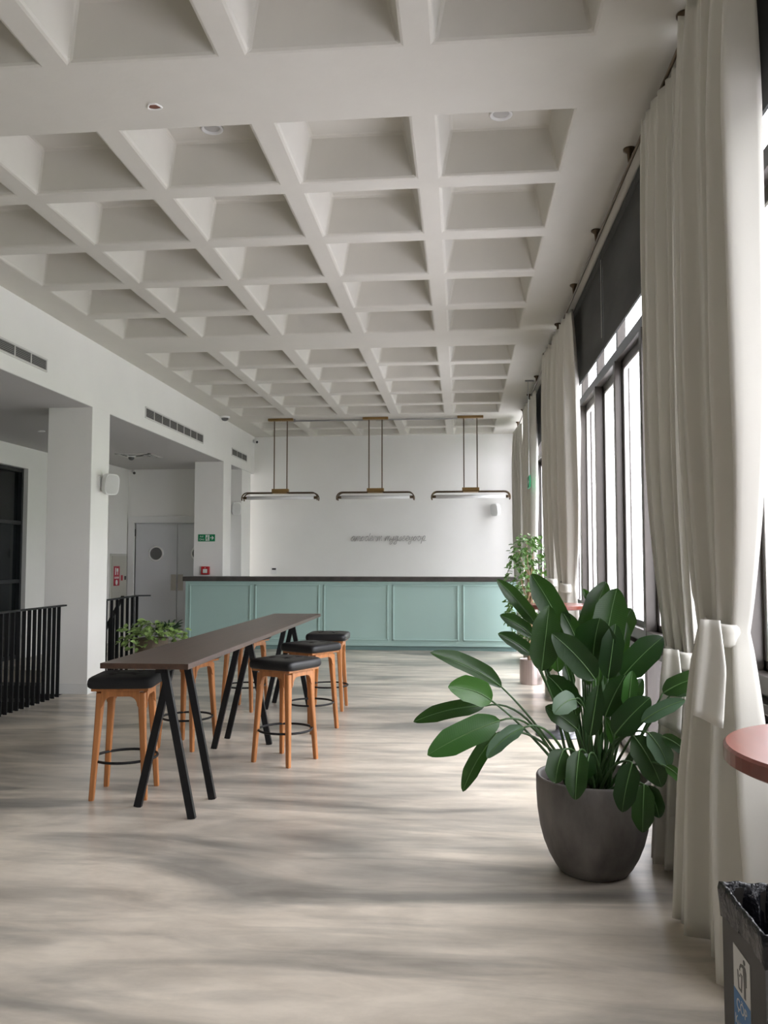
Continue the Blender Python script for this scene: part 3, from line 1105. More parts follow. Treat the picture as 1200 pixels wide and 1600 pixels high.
# ------------------------------------------------------------------ vents, speakers, sensors
def wall_vent(y0, y1, z0, z1, label):
    t = thing('wall_vent', label, 'vent', (XL, (y0 + y1) / 2, (z0 + z1) / 2), 'slotted vents in the upper left wall')
    MB().box(XL - 0.004, XL + 0.002, y0, y1, z0, z1).build('dark_slot', dark_hole, t)
    f = MB()
    g = 0.018
    f.box(XL, XL + 0.012, y0 - g, y1 + g, z1, z1 + g)
    f.box(XL, XL + 0.012, y0 - g, y1 + g, z0 - g, z0)
    f.box(XL, XL + 0.012, y0 - g, y0, z0, z1)
    f.box(XL, XL + 0.012, y1, y1 + g, z0, z1)
    n = max(2, round((y1 - y0) / 0.31))
    for k in range(1, n):
        yy = y0 + (y1 - y0) * k / n
        f.box(XL, XL + 0.010, yy - 0.006, yy + 0.006, z0, z1)
    f.build('vent_frame', vent_metal, t)
    s = MB()
    for k in range(6):
        zz = z0 + (z1 - z0) * (k + 0.5) / 6
        s.obox((XL + 0.004, (y0 + y1) / 2, zz), (0.004, 0, 0.003), (0, (y1 - y0) / 2, 0), (0.0005, 0, 0.0012))
    s.build('louvre', mat('louvre_grey', (0.22, 0.21, 0.20), 0.5), t)


wall_vent(5.6, 7.98, 3.42, 3.52, 'slotted wall vent at the left edge above the first opening')
wall_vent(10.66, 13.12, 3.41, 3.53, 'slotted wall vent above the opening with the double door')
wall_vent(14.86, 15.9, 3.435, 3.545, 'short slotted wall vent nearest the rear wall')


def speaker(c, facing, label, wallpt, tilt=0.18):
    """rounded wall speaker on a swivel bracket"""
    c = V(c)
    t = thing('wall_speaker', label, 'speaker', c, 'white wall speakers')
    fx = V(facing).normalized()
    up = (V((0, 0, 1)) + fx * tilt).normalized()
    fx = (fx - up * fx.dot(up)).normalized()
    sd = fx.cross(up)
    m_ = MB()
    prof = [(-0.085, 0.50), (-0.075, 0.74), (-0.04, 0.93), (0.03, 1.0), (0.075, 1.0), (0.09, 0.96)]
    n = 28
    vs = []
    for d_, g in prof:
        for i in range(n):
            a = 2 * PI * i / n
            ca, sa = math.cos(a), math.sin(a)
            e = 0.55
            vs.append(c + fx * d_ + sd * (0.085 * g * math.copysign(abs(ca) ** e, ca)) + up * (0.125 * g * math.copysign(abs(sa) ** e, sa)))
    fs = [(j * n + i, j * n + (i + 1) % n, (j + 1) * n + (i + 1) % n, (j + 1) * n + i) for j in range(len(prof) - 1) for i in range(n)]
    fs += [tuple(range(n))[::-1], tuple(range((len(prof) - 1) * n, len(prof) * n))]
    m_.add(vs, fs)
    m_.build('speaker_cabinet', white_plastic, t, bevel=0.004)
    g_ = MB()
    gv = []
    for d_, g in ((0.0905, 0.88), (0.094, 0.86)):
        for i in range(n):
            a = 2 * PI * i / n
            ca, sa = math.cos(a), math.sin(a)
            gv.append(c + fx * d_ + sd * (0.085 * g * math.copysign(abs(ca) ** .55, ca)) + up * (0.125 * g * math.copysign(abs(sa) ** .55, sa)))
    g_.add(gv, [tuple(range(n, 2 * n))] + [(i, (i + 1) % n, n + (i + 1) % n, n + i) for i in range(n)])
    g_.build('grille', mat('speaker_grille', (0.60, 0.60, 0.58), 0.7, bump=(400, 0.4)), t)
    b = MB()
    w_ = V(wallpt)
    back = c - fx * 0.085
    b.tube([w_, w_ + (back - w_) * 0.5 + V((0, 0, 0.01)), back], 0.014, 8)
    wn = V((1, 0, 0)) if abs(w_.x - XL) < 0.03 else V((0, -1, 0))
    s1 = V((0, 1, 0)) if wn.x else V((1, 0, 0))
    b.obox(w_ + wn * 0.006, wn * 0.006, s1 * 0.035, V((0, 0, 0.06)))
    b.build('bracket', white_plastic, t)


p = atY(171, 756, 9.33)
speaker(p, (0.75, -0.75, 0), 'white wall speaker on a swivel bracket on the nearest column', (XL, 9.31, 2.41))
p = atY(368, 794, 15.45)
speaker((p.x, 15.45, p.z), (0.5, -0.86, 0), 'white wall speaker on the shaded face of the rearmost column', (p.x, 15.63, p.z))
p = atY(775, 796, 16.38)
speaker((p.x, 16.38, p.z), (-0.5, -0.86, 0), 'white wall speaker on the rear wall near the window corner', (p.x + 0.02, YB, p.z))


def dome(c, label, r=0.06, name='ceiling_sensor', cat='sensor'):
    t = thing(name, label, cat, c)
    MB().lathe([(r * 1.15, 0), (r * 1.15, -0.02), (r, -0.028)], c, 20).build('base', white_plastic, t, smooth=False)
    MB().lathe([(r * 0.85, -0.028), (r * 0.8, -0.05), (r * 0.55, -0.07), (r * 0.2, -0.078)], c, 20).build('dome', mat('dome_dark', (0.12, 0.12, 0.12), 0.2), t, smooth=True)


dome((-4.10, 14.10, ZC), 'small white dome camera on the main ceiling by the left wall', 0.075, 'dome_camera', 'camera')
dome((-5.50, 13.42, 3.25), 'small white detector on the low ceiling before the double door')


def bullet_cam(c, d, label, mount):
    c, d = V(c), V(d).normalized()
    t = thing('security_camera', label, 'camera', c)
    MB().tube([c - d * 0.06, c + d * 0.06], 0.035, 14).build('camera_body', white_plastic, t, smooth=False)
    MB().tube([c + d * 0.06, c + d * 0.064], 0.026, 14).build('lens', dark_hole, t)
    MB().tube([V(mount), c - d * 0.02], 0.014, 8).build('mount', white_plastic, t)


bullet_cam((-4.13, 16.38, 3.89), (0.75, -0.65, -0.25), 'small white camera in the top corner of the rear wall', (-4.13, YB, 3.95))
bullet_cam((-6.24, 15.36, 3.18), (0.5, -0.85, -0.3), 'small white camera above the double door frame', (-6.24, 15.46, 3.2))

# cassette vent and spot in the low ceiling
t = thing('ceiling_vent', 'square vent in the low ceiling before the double door', 'vent', (-5.35, 13.4, 3.25))
m_ = MB()
for k in range(3):
    a = 0.30 - 0.09 * k
    z = 3.238
    for (x0, x1, y0, y1) in ((-a, a, -a, -a + .05), (-a, a, a - .05, a), (-a, -a + .05, -a, a), (a - .05, a, -a, a)):
        m_.box(-5.35 + x0, -5.35 + x1, 13.4 + y0, 13.4 + y1, z, 3.25)
m_.build('vent_frame', vent_metal, t)
MB().box(-5.63, -5.07, 13.12, 13.68, 3.246, 3.2495).build('dark_slot', dark_hole, t)


def downlight(c, label, r=0.072):
    t = thing('downlight', label, 'lamp', c, 'recessed downlights')
    MB().lathe([(r * 0.72, 0.0), (r, -0.004), (r, -0.012), (r * 0.86, -0.016), (r * 0.70, -0.003)], c, 28, caps=False).build('trim_ring', white_plastic, t, smooth=True)
    MB().lathe([(r * 0.7, -0.002), (r * 0.3, -0.001)], c, 28).build('lamp_face', mat('lamp_face', (0.45, 0.44, 0.42), 0.3), t)


downlight((0.262, 5.10, TOPZ), 'downlight in the right column, first full coffer row')
downlight((-1.59, 5.10, TOPZ), 'downlight in the third coffer from the windows, first full row')
downlight((-5.65, 10.70, 3.25), 'downlight in the low ceiling by the dark glazed door', 0.05)
t = thing('ceiling_hole', 'small broken hole in the ceiling beam showing red brick', 'hole', (-1.678, 4.328, ZC))
MB().lathe([(0.034, -0.001), (0.020, -0.003), (0.004, -0.002)], (-1.678, 4.328, ZC), 11).build('brick_patch', brick_red, t)
MB().tube([(-1.678 + 0.036 * math.cos(a) * (1 + .2 * math.sin(3 * a)), 4.328 + 0.032 * math.sin(a) * (1 + .15 * math.cos(2 * a)), ZC - 0.001) for a in [i * PI / 8 for i in range(16)]], 0.006, 6, closed=True).build('chipped_edge', plaster, t)

# thermostat on the rear wall
t = thing('thermostat', 'small white wall controller low on the rear wall above the counter', 'thermostat', (-3.76, YB, 1.29))
MB().box(-3.83, -3.70, YB - 0.025, YB, 1.225, 1.355).build('case', white_plastic, t, bevel=0.005)
MB().box(-3.80, -3.72, YB - 0.027, YB - 0.024, 1.305, 1.34).build('display', dark_hole, t)

# exit sign, call point and fire cabinet
YS = 14.354
t = thing('exit_sign', 'green emergency exit sign with white arrow on the shaded column', 'sign', (-4.478, YS, 1.894))
MB().box(-4.63, -4.327, YS - 0.012, YS, 1.832, 1.956).build('sign_board', green_sign, t)
m_ = MB()
m_.box(-4.495, -4.425, YS - 0.014, YS - 0.012, 1.843, 1.946)
m_.build('pictogram_door', sign_white, t)
m_ = MB()
yy = YS - 0.016
for a, b, r in (((-4.462, 1.905), (-4.468, 1.885), .008), ((-4.468, 1.885), (-4.452, 1.868), .005), ((-4.452, 1.868), (-4.455, 1.85), .005), ((-4.468, 1.885), (-4.485, 1.862), .005), ((-4.463, 1.905), (-4.443, 1.893), .004), ((-4.463, 1.905), (-4.482, 1.895), .004)):
    m_.tube([(a[0], yy, a[1]), (b[0], yy, b[1])], r, 6)
m_.lathe([(0.009, yy - .002), (0.009, yy + .002)], (-4.455, 0, 1.925), 12, axis='y')
m_.build('pictogram_runner', green_sign, t)
m_ = MB()
m_.prism([(-4.41, 1.887), (-4.372, 1.887), (-4.388, 1.862), (-4.373, 1.862), (-4.345, 1.894), (-4.373, 1.926), (-4.388, 1.926), (-4.372, 1.901), (-4.41, 1.901)], (0, YS - 0.012, 0), (1, 0, 0), (0, 0, 1), (0, -0.002, 0))
m_.build('arrow', sign_white, t)
text_mesh('sign_text', 'Acil', 0.042, sign_white, (-4.60, YS - 0.0135, 1.905), (1, 0, 0), (0, 0, 1), t)
text_mesh('sign_text', 'Çıkış', 0.042, sign_white, (-4.61, YS - 0.0135, 1.855), (1, 0, 0), (0, 0, 1), t)

t = thing('fire_call_point', 'red fire alarm call point on the shaded column above the counter', 'alarm', (-4.487, YS, 1.318))
MB().box(-4.56, -4.412, YS - 0.05, YS, 1.246, 1.39).build('case', red_paint, t, bevel=0.008)
MB().box(-4.525, -4.447, YS - 0.053, YS - 0.05, 1.275, 1.345).build('press_plate', sign_white, t)
m_ = MB()
m_.box(-4.515, -4.457, YS - 0.055, YS - 0.053, 1.304, 1.312)
m_.lathe([(0.008, YS - 0.052), (0.008, YS - 0.05)], (-4.486, 0, 1.365), 10, axis='y')
m_.build('marking', sign_white, t)

XF = -6.38
t = thing('fire_cabinet', 'grey fire hose cabinet with red stickers in the side bay wall', 'cabinet', (XF, 15.05, 0.85))
MB().box(XF, XF + 0.02, 14.66, 15.40, 0.25, 1.62).build('cabinet_frame', mat('cabinet_frame', (0.52, 0.51, 0.47), 0.5), t, bevel=0.003)
MB().box(XF + 0.02, XF + 0.032, 14.70, 15.36, 0.29, 1.58).build('cabinet_door', mat('cabinet_door', (0.45, 0.44, 0.385), 0.5), t, bevel=0.003)
MB().box(XF + 0.032, XF + 0.035, 14.77, 15.03, 1.03, 1.39).build('red_sticker', red_vinyl, t)
m_ = MB()
xx = XF + 0.035
m_.box(xx, xx + .001, 14.80, 15.0, 1.19, 1.196)
m_.box(xx, xx + .001, 14.80, 15.0, 1.165, 1.18)
m_.box(xx, xx + .001, 14.83, 14.87, 1.23, 1.36)
m_.box(xx, xx + .001, 14.90, 14.97, 1.29, 1.35)
m_.box(xx, xx + .001, 14.93, 14.96, 1.23, 1.29)
m_.lathe([(0.05, xx), (0.05, xx + .001)], (0, 14.9, 1.09), 14, axis='x')
m_.build('sticker_marking', sign_white, t)
MB().box(XF + 0.032, XF + 0.035, 15.10, 15.18, 1.12, 1.22).build('red_sticker', red_vinyl, t)
MB().box(XF + 0.032, XF + 0.042, 15.27, 15.31, 1.13, 1.20).build('cabinet_lock', black_metal, t)

# hanging green sign by the far curtain
t = thing('hanging_sign', 'small green sign hanging on a thin rod before the far curtains', 'sign', (0.94, 11.62, 2.65))
MB().box(0.93, 0.95, 11.45, 11.78, 2.50, 2.66).build('sign_board', green_sign, t)
MB().prism([(11.50, 2.57), (11.58, 2.57), (11.58, 2.545), (11.63, 2.58), (11.58, 2.615), (11.58, 2.59), (11.50, 2.59)], (0.93, 0, 0), (0, 1, 0), (0, 0, 1), (-0.002, 0, 0)).build('arrow', sign_white, t)
m_ = MB()
m_.tube([(0.94, 11.62, 2.66), (0.94, 11.62, ZC)], 0.005, 6)
m_.box(0.90, 1.02, 11.60, 11.64, ZC - 0.02, ZC)
m_.build('hanging_rod', grey_pipe, t)


# ------------------------------------------------------------------ railings
def railing(label, pts, pitch, name='stair_railing', ret=None):
    pts = [V(p) for p in pts]
    t = thing(name, label, 'railing', (pts[0].x, pts[0].y, 0))
    h = MB()
    for a, b in zip(pts[:-1], pts[1:]):
        h.bar(a + V((0, 0, 0.995)), b + V((0, 0, 0.995)), 0.045, 0.018, up=(0, 0, 1))
    if ret:
        h.bar(pts[-1] + V((0, 0, 0.995)), V(ret) + V((0, 0, 0.995)), 0.045, 0.018, up=(0, 0, 1))
    h.build('handrail', black_metal, t)
    for a, b in zip(pts[:-1], pts[1:]):
        L = (b - a).length
        n = max(1, round(L / pitch))
        for k in range(n + 1):
            p = a + (b - a) * (k / n)
            MB().box(p.x - 0.019, p.x + 0.019, p.y - 0.006, p.y + 0.006, -0.06, 0.99).build('baluster', black_metal, t)
    return t


railing('black stair railing of flat uprights at the left edge before the column', [(-4.425, 5.5, 0), (-4.425, 8.86, 0)], 0.105, ret=(-4.425, 9.0, 0))
t2 = railing('black stair railing seen between the white column and the plant', [(-4.43, 9.75, 0), (-4.60, 11.52, 0)], 0.21, ret=(-4.44, 11.62, 0))
m_ = MB()
m_.bar(atY(192, 932, 11.3), atY(158, 996, 10.6), 0.045, 0.02, up=(0, 1, 0))
m_.build('sloping_handrail', black_metal, t2)
m_ = MB()
for k in range(4):
    q = atY(192 - 7 * k, 934 + 13 * k, 11.3 - 0.17 * k)
    m_.box(q.x - 0.012, q.x + 0.012, q.y - 0.006, q.y + 0.006, -0.6, q.z)
m_.build('lower_upright', black_metal, t2)


# ------------------------------------------------------------------ round tables
def round_table(cx, cy, top, label, r=0.35):
    t = thing('round_bar_table', label, 'table', (cx, cy, 0), 'round red wood bar tables')
    MB().lathe([(r - 0.012, top - 0.04), (r, top - 0.034), (r, top - 0.006), (r - 0.006, top)], (cx, cy, 0), 72).build('tabletop', red_wood, t, smooth=False)
    MB().lathe([(0.09, top - 0.05), (0.09, top - 0.04)], (cx, cy, 0), 24).build('top_plate', chrome, t)
    MB().tube([(cx, cy, 0.02), (cx, cy, top - 0.045)], 0.03, 18).build('column', chrome, t, smooth=True)
    MB().lathe([(0.20, 0.0), (0.20, 0.008), (0.12, 0.02), (0.035, 0.035), (0.03, 0.05)], (cx, cy, 0), 40).build('base', mat('grey_base', (0.12, 0.125, 0.14), 0.3, 0.6), t, smooth=True)
    return t


round_table(0.90, 1.85, 1.10, 'red wood round bar table cut off by the right edge, near the bin', 0.335)
round_table(0.83, 7.36, 1.12, 'red wood round bar table behind the leaves of the big plant', 0.27)

# ------------------------------------------------------------------ litter bin
BZ = 0.60
_q0, _q1 = atZ(1128, 1379, BZ), atZ(1194, 1462, BZ)
BX, BY0, BY1 = (_q0.x + _q1.x) / 2, _q1.y, _q0.y
t = thing('litter_bin', 'black square litter bin with a white and blue sticker', 'bin', (BX + 0.14, (BY0 + BY1) / 2, 0))
m_ = MB()
m_.box(BX, BX + 0.28, BY0, BY1, 0.0, 0.012)
m_.box(BX, BX + 0.004, BY0, BY1, 0.012, BZ - 0.006)
m_.box(BX + 0.276, BX + 0.28, BY0, BY1, 0.012, BZ - 0.006)
m_.box(BX + 0.004, BX + 0.276, BY0, BY0 + 0.004, 0.012, BZ - 0.006)
m_.box(BX + 0.004, BX + 0.276, BY1 - 0.004, BY1, 0.012, BZ - 0.006)
m_.build('bin_body', bin_metal, t)
# bag liner folded over the rim
m_ = MB()
n = 96
vs = []
rr = random.Random(4)
wob = [rr.uniform(-1, 1) for _ in range(n)]
prof = [(0.003, -0.085), (0.005, -0.055), (0.008, -0.018), (0.006, 0.0), (-0.002, 0.003), (-0.006, -0.004), (-0.012, -0.05), (-0.020, -0.16), (-0.035, -0.45)]
cx_, cy_2 = BX + 0.14, (BY0 + BY1) / 2
hx, hy = 0.14, (BY1 - BY0) / 2
for j, (d, dz) in enumerate(prof):
    for i in range(n):
        a = 2 * PI * i / n
        c_, s_ = math.cos(a), math.sin(a)
        k = max(abs(c_), abs(s_))
        ux, uy = c_ / k, s_ / k
        wv = 0.5 * (wob[i] + wob[i - 1])
        vs.append((cx_ + ux * (hx + d + 0.006 * wv * (j < 3) + (0.012 * wv + 0.010 * math.sin(15 * a + j)) * (j > 5)), cy_2 + uy * (hy + d + 0.006 * wv * (j < 3) + (0.012 * wv + 0.010 * math.sin(15 * a + j)) * (j > 5)), BZ + dz + (0.020 * wv if j == 0 else 0.005 * wv) + (0.02 * math.sin(a * 2 + 1) if j == 0 else 0)))
fs = [(j * n + i, j * n + (i + 1) % n, (j + 1) * n + (i + 1) % n, (j + 1) * n + i) for j in range(len(prof) - 1) for i in range(n)]
fs.append(tuple(range((len(prof) - 1) * n, len(prof) * n)))
m_.add(vs, fs)
m_.build('bin_bag', bag_plastic, t, smooth=True)
# sticker on the left face
_s0, _s1, _s2 = atX(1171.8, 1510, BX), atX(1146, 1472, BX), atX(1146, 1537, BX)
sy0, sy1 = _s0.y, _s1.y
SZ1, SZB = _s1.z, _s2.z
sb = MB().box(BX - 0.0012, BX, sy0, sy1, SZB - 0.125, SZ1).build('sticker', sticker_white, t)
MB().box(BX - 0.0018, BX - 0.0011, sy0, sy1, SZB - 0.125, SZB).build('blue_band', sticker_blue, sb)
# pictogram: figure dropping litter into a basket (u runs left to right as read)
m_ = MB()
o_, ex_, ey_, ez_ = (BX - 0.0012, sy1, SZB), (0, -(sy1 - sy0) / 0.12, 0), (0, 0, (SZ1 - SZB) / 0.145), (-0.0008, 0, 0)
m_.prism([(.082 + .0075 * math.cos(i * PI / 6), .127 + .0085 * math.sin(i * PI / 6)) for i in range(12)], o_, ex_, ey_, ez_)
m_.prism([(.073, .116), (.09, .114), (.096, .10), (.096, .055), (.09, .052), (.089, .01), (.077, .01), (.077, .06), (.072, .092)], o_, ex_, ey_, ez_)
m_.prism([(.074, .115), (.055, .108), (.046, .092), (.051, .089), (.060, .101), (.075, .103)], o_, ex_, ey_, ez_)
m_.prism([(.030, .075), (.036, .075), (.041, .022), (.056, .022), (.061, .075), (.067, .075), (.061, .015), (.036, .015)], o_, ex_, ey_, ez_)
for u, v_ in ((.045, .082), (.053, .07), (.044, .06)):
    m_.prism([(u, v_), (u + .006, v_), (u + .006, v_ + .006), (u, v_ + .006)], o_, ex_, ey_, ez_)
m_.build('pictogram', sticker_grey, sb)
text_mesh('sticker_text', 'ÇÖP', 0.040, sticker_white, (BX - 0.0022, sy1 - 0.022, SZB - 0.043), (0, -1, 0), (0, 0, 1), sb, 0.0003)
text_mesh('sticker_text', 'Kutusu', 0.036, sticker_white, (BX - 0.0022, sy1 - 0.008, SZB - 0.088), (0, -1, 0), (0, 0, 1), sb, 0.0003)

# ------------------------------------------------------------------ big potted bird of paradise
PCX, PCY = 0.632, 4.20
plant = thing('potted_bird_of_paradise', 'large bird of paradise plant in a grey stone pot by the curtains', 'potted plant', (PCX, PCY, 0))
prof = [(0.150, 0.0), (0.163, 0.006), (0.186, 0.035), (0.214, 0.085), (0.238, 0.145), (0.256, 0.215), (0.267, 0.295), (0.272, 0.38), (0.272, 0.448), (0.268, 0.456), (0.258, 0.456), (0.252, 0.448), (0.25, 0.40), (0.24, 0.38)]
m_ = MB()
m_.lathe(prof, (PCX, PCY, 0), 64)
m_.build('pot', pot_stone, plant, smooth=True)
MB().lathe([(0.25, 0.395), (0.18, 0.41), (0.08, 0.42), (0.01, 0.425)], (PCX, PCY, 0), 40).build('soil', soil, plant, smooth=True)


def strel_leaf(bpx, tpx, wpx, Yb, Yt, m, bend=0.12, roll=0.0, fold=0.30, petiole=True, root=None, arch=0.15, wob=0.03):
    b, tt = atY(*bpx, Yb), atY(*tpx, Yt)
    Lw = (tt - b).length
    mid = (b + tt) / 2
    view = (EYE - mid).normalized()
    ax = (tt - b).normalized()
    nrm = view - ax * view.dot(ax)
    nrm = nrm.normalized() if nrm.length > 1e-3 else ax.orthogonal()
    up = V((0, 0, 1)) - ax * ax.z
    up = up.normalized() if up.length > 0.2 else nrm
    ctrl = mid + up * bend * Lw + nrm * 0.05 * Lw
    half = wpx * 0.5 * Yb / F_PX * 0.95
    NSg, NU = 26, 3
    rot = Matrix.Rotation(roll, 3, ax)
    nrm = rot @ nrm
    pts = bez(b, ctrl, tt, NSg)
    vs, uv = [], []
    r = random.Random(int(bpx[0] * 7 + tpx[1] * 3))
    p1, p2 = r.uniform(0, 6), r.uniform(0, 6)
    for i, p in enumerate(pts):
        s = i / NSg
        tg = (pts[min(i + 1, NSg)] - pts[max(i - 1, 0)]).normalized()
        n_ = (nrm - tg * nrm.dot(tg)).normalized()
        sd = tg.cross(n_)
        f = 0.06 if s == 0 else (0.03 if s == 1 else min(1.0, (s / 0.24) ** 0.52) * min(1.0, (max(0.0, 1 - s) / 0.30) ** 0.58) * (1 - 0.04 * s))
        for k in range(-NU, NU + 1):
            u = k / NU
            ed = half * f * u
            lift = abs(u) ** 1.4 * half * f * math.sin(fold) + wob * half * abs(u) * math.sin(7 * s + (p1 if u > 0 else p2)) * 1.6
            vs.append(p + sd * ed * math.cos(fold) + n_ * lift)
            uv.append((u * 0.5 + 0.5 + s * 0, s + abs(u) * 0.05))
    W = 2 * NU + 1
    fs = [(i * W + k, i * W + k + 1, (i + 1) * W + k + 1, (i + 1) * W + k) for i in range(NSg) for k in range(W - 1)]
    mb = MB()
    mb.add(vs, fs, 0)
    n0 = len(mb.v)
    rad = [0.0030 * (1 - 0.8 * i / NSg) + 0.0004 for i in range(NSg + 1)]
    mb.tube([p + nrm * 0.001 for p in pts], rad, 6, mi=1)
    mb.uv = uv + [(0, 0)] * (len(mb.v) - n0)
    o = mb.build('leaf', [m, midrib_m], plant, smooth=True)
    if petiole:
        if root is None:
            k = (b.x - PCX)
            root = V((PCX + max(-0.13, min(0.13, k * 0.22)) + r.uniform(-.045, .045), PCY + max(-0.12, min(0.12, (b.y - PCY) * 0.4)) + r.uniform(-.05, .05), 0.40))
        else:
            root = V(root)
        d = b - root
        back = (b - pts[1]).normalized()
        ctrl2 = root + d * 0.55 + V((0, 0, arch * d.length)) + V((0, 0, 0))
        if ax.z < -0.15:
            ctrl2 = root + V((d.x * 0.45, d.y * 0.45, max(d.z, 0.05) * 1.0 + arch * d.length))
        q = bez(root, ctrl2, b, 12)
        rads = [0.0085 - 0.0045 * i / 12 for i in range(13)]
        MB().tube(q, rads, 7).build('leaf_stalk', stalk_m, o, smooth=True)
    return o


D, M_, Gy = leaf_dark, leaf_mid, leaf_grey
LV = [
    # base px, tip px, width px, Y base, Y tip, material, bend, roll, fold
    ((784, 1074), (672, 1020), 34, 4.10, 4.00, D, 0.10, 0.5, 0.45),
    ((768, 1095), (700, 1074), 44, 4.00, 3.90, M_, 0.16, 0.2, 0.25),
    ((757, 1103), (646, 1128), 29, 4.15, 4.10, D, 0.10, 0.0, 0.35),
    ((781, 1126), (668, 1180), 46, 3.92, 3.85, M_, 0.06, 0.0, 0.18),
    ((777, 1145), (723, 1237), 28, 4.00, 3.98, D, 0.10, 0.1, 0.35),
    ((818, 1137), (761, 1185), 27, 3.85, 3.80, Gy, 0.16, 0.2, 0.4),
    ((838, 977), (776, 905), 27, 4.40, 4.40, D, 0.05, 0.2, 0.4),
    ((833, 995), (781, 961), 25, 4.36, 4.36, D, 0.10, 0.3, 0.4),
    ((830, 1023), (778, 990), 26, 4.30, 4.28, D, 0.10, 0.3, 0.4),
    ((846, 1048), (858, 946), 46, 4.02, 4.02, D, 0.05, 0.0, 0.15),
    ((884, 996), (830, 897), 44, 4.30, 4.36, D, 0.06, 0.0, 0.35),
    ((908, 1018), (879, 955), 30, 4.25, 4.30, D, 0.04, 0.1, 0.3),
    ((914, 1005), (947, 909), 42, 4.38, 4.46, D, 0.04, 0.0, 0.2),
    ((944, 1030), (964, 919), 54, 4.22, 4.28, D, 0.06, 0.0, 0.2),
    ((926, 1036), (937, 966), 66, 4.12, 4.06, D, 0.10, 0.0, 0.2),
    ((962, 1005), (987, 951), 36, 4.40, 4.46, D, 0.05, 0.0, 0.25),
    ((972, 1028), (977, 970), 20, 4.32, 4.34, D, 0.05, 0.5, 0.4),
    ((950, 1060), (962, 975), 37, 4.08, 4.06, D, 0.04, 0.0, 0.2),
    ((972, 1058), (1036, 995), 46, 4.15, 4.12, D, 0.05, 0.0, 0.25),
    ((930, 1062), (862, 990), 44, 4.00, 3.96, D, 0.08, 0.0, 0.2),
    ((872, 1050), (868, 1004), 22, 4.25, 4.25, M_, 0.05, 0.0, 0.2),
    ((889, 1096), (856, 1056), 36, 4.12, 4.08, D, 0.08, 0.0, 0.2),
    ((899, 1092), (866, 1116), 34, 3.98, 3.90, Gy, 0.22, 0.0, 0.2),
    ((902, 1140), (852, 1104), 34, 4.02, 4.02, D, 0.06, 0.2, 0.3),
    ((908, 1103), (888, 1086), 22, 4.05, 4.05, D, 0.1, 0.2, 0.3),
    ((922, 1150), (935, 1070), 30, 3.95, 3.95, D, 0.04, 0.0, 0.25),
    ((945, 1120), (977, 1055), 36, 4.05, 4.05, D, 0.05, 0.0, 0.25),
    ((981, 1108), (988, 1048), 25, 4.00, 4.00, M_, 0.04, 0.0, 0.3),
    ((960, 1148), (1016, 1090), 44, 3.92, 3.90, D, 0.05, 0.0, 0.2),
    ((1036, 1083), (1104, 1056), 31, 3.90, 3.84, D, 0.10, 0.0, 0.2),
    ((1003, 1128), (1071, 1094), 24, 3.88, 3.84, Gy, 0.10, 0.0, 0.25),
    ((1048, 1085), (1102, 1084), 13, 3.92, 3.86, Gy, 0.10, 0.3, 0.3),
    ((990, 1150), (1034, 1230), 44, 3.92, 3.86, D, 0.10, 0.0, 0.25),
    ((1013, 1145), (1044, 1200), 32, 3.86, 3.84, Gy, 0.14, 0.0, 0.3),
    ((1034, 1150), (1079, 1181), 22, 3.84, 3.80, D, 0.14, 0.2, 0.3),
    ((1040, 1197), (1069, 1222), 18, 3.82, 3.80, M_, 0.12, 0.2, 0.3),
    ((988, 1192), (972, 1269), 37, 3.84, 3.82, D, 0.05, 0.0, 0.25),
    ((1006, 1226), (1004, 1301), 36, 3.84, 3.80, D, 0.05, 0.0, 0.25),
    ((1012, 1228), (1030, 1278), 30, 3.90, 3.86, D, 0.10, 0.2, 0.3),
    ((880, 1172), (868, 1224), 38, 3.88, 3.84, D, 0.16, 0.0, 0.2),
    ((905, 1173), (899, 1250), 36, 3.86, 3.80, D, 0.10, 0.0, 0.3),
    ((921, 1178), (916, 1218), 28, 3.88, 3.84, D, 0.20, 0.0, 0.25),
    ((926, 948), (911, 920), 12, 4.45, 4.47, M_, 0.05, 0.0, 0.4),
    ((934, 1080), (938, 1020), 24, 4.22, 4.24, M_, 0.04, 0.0, 0.3),
    ((955, 1100), (948, 1050), 22, 4.20, 4.22, M_, 0.04, 0.0, 0.3),
    ((910, 1060), (900, 1016), 20, 4.28, 4.30, D, 0.04, 0.0, 0.3),
    ((962, 1165), (945, 1120), 18, 4.12, 4.10, M_, 0.05, 0.0, 0.3),
    ((893, 1075), (880, 1030), 18, 4.28, 4.30, D, 0.05, 0.2, 0.3),
    ((918, 1070), (921, 1000), 30, 4.26, 4.30, D, 0.04, 0.0, 0.3),
    ((940, 1105), (957, 1035), 30, 4.22, 4.26, D, 0.04, 0.1, 0.3),
    ((962, 1100), (990, 1030), 30, 4.22, 4.26, D, 0.04, 0.1, 0.3),
    ((900, 1120), (886, 1062), 26, 4.20, 4.22, D, 0.04, 0.0, 0.3),
    ((975, 1120), (1004, 1060), 28, 4.15, 4.18, D, 0.06, 0.0, 0.3),
    ((935, 1150), (915, 1092), 24, 4.15, 4.15, D, 0.04, 0.0, 0.3),
    ((858, 1050), (846, 985), 24, 4.35, 4.38, D, 0.05, 0.2, 0.3),
]
for L_ in LV:
    strel_leaf(*L_[:6], bend=L_[6], roll=L_[7], fold=L_[8], arch=0.06 if L_[0][0] > 830 else 0.10)


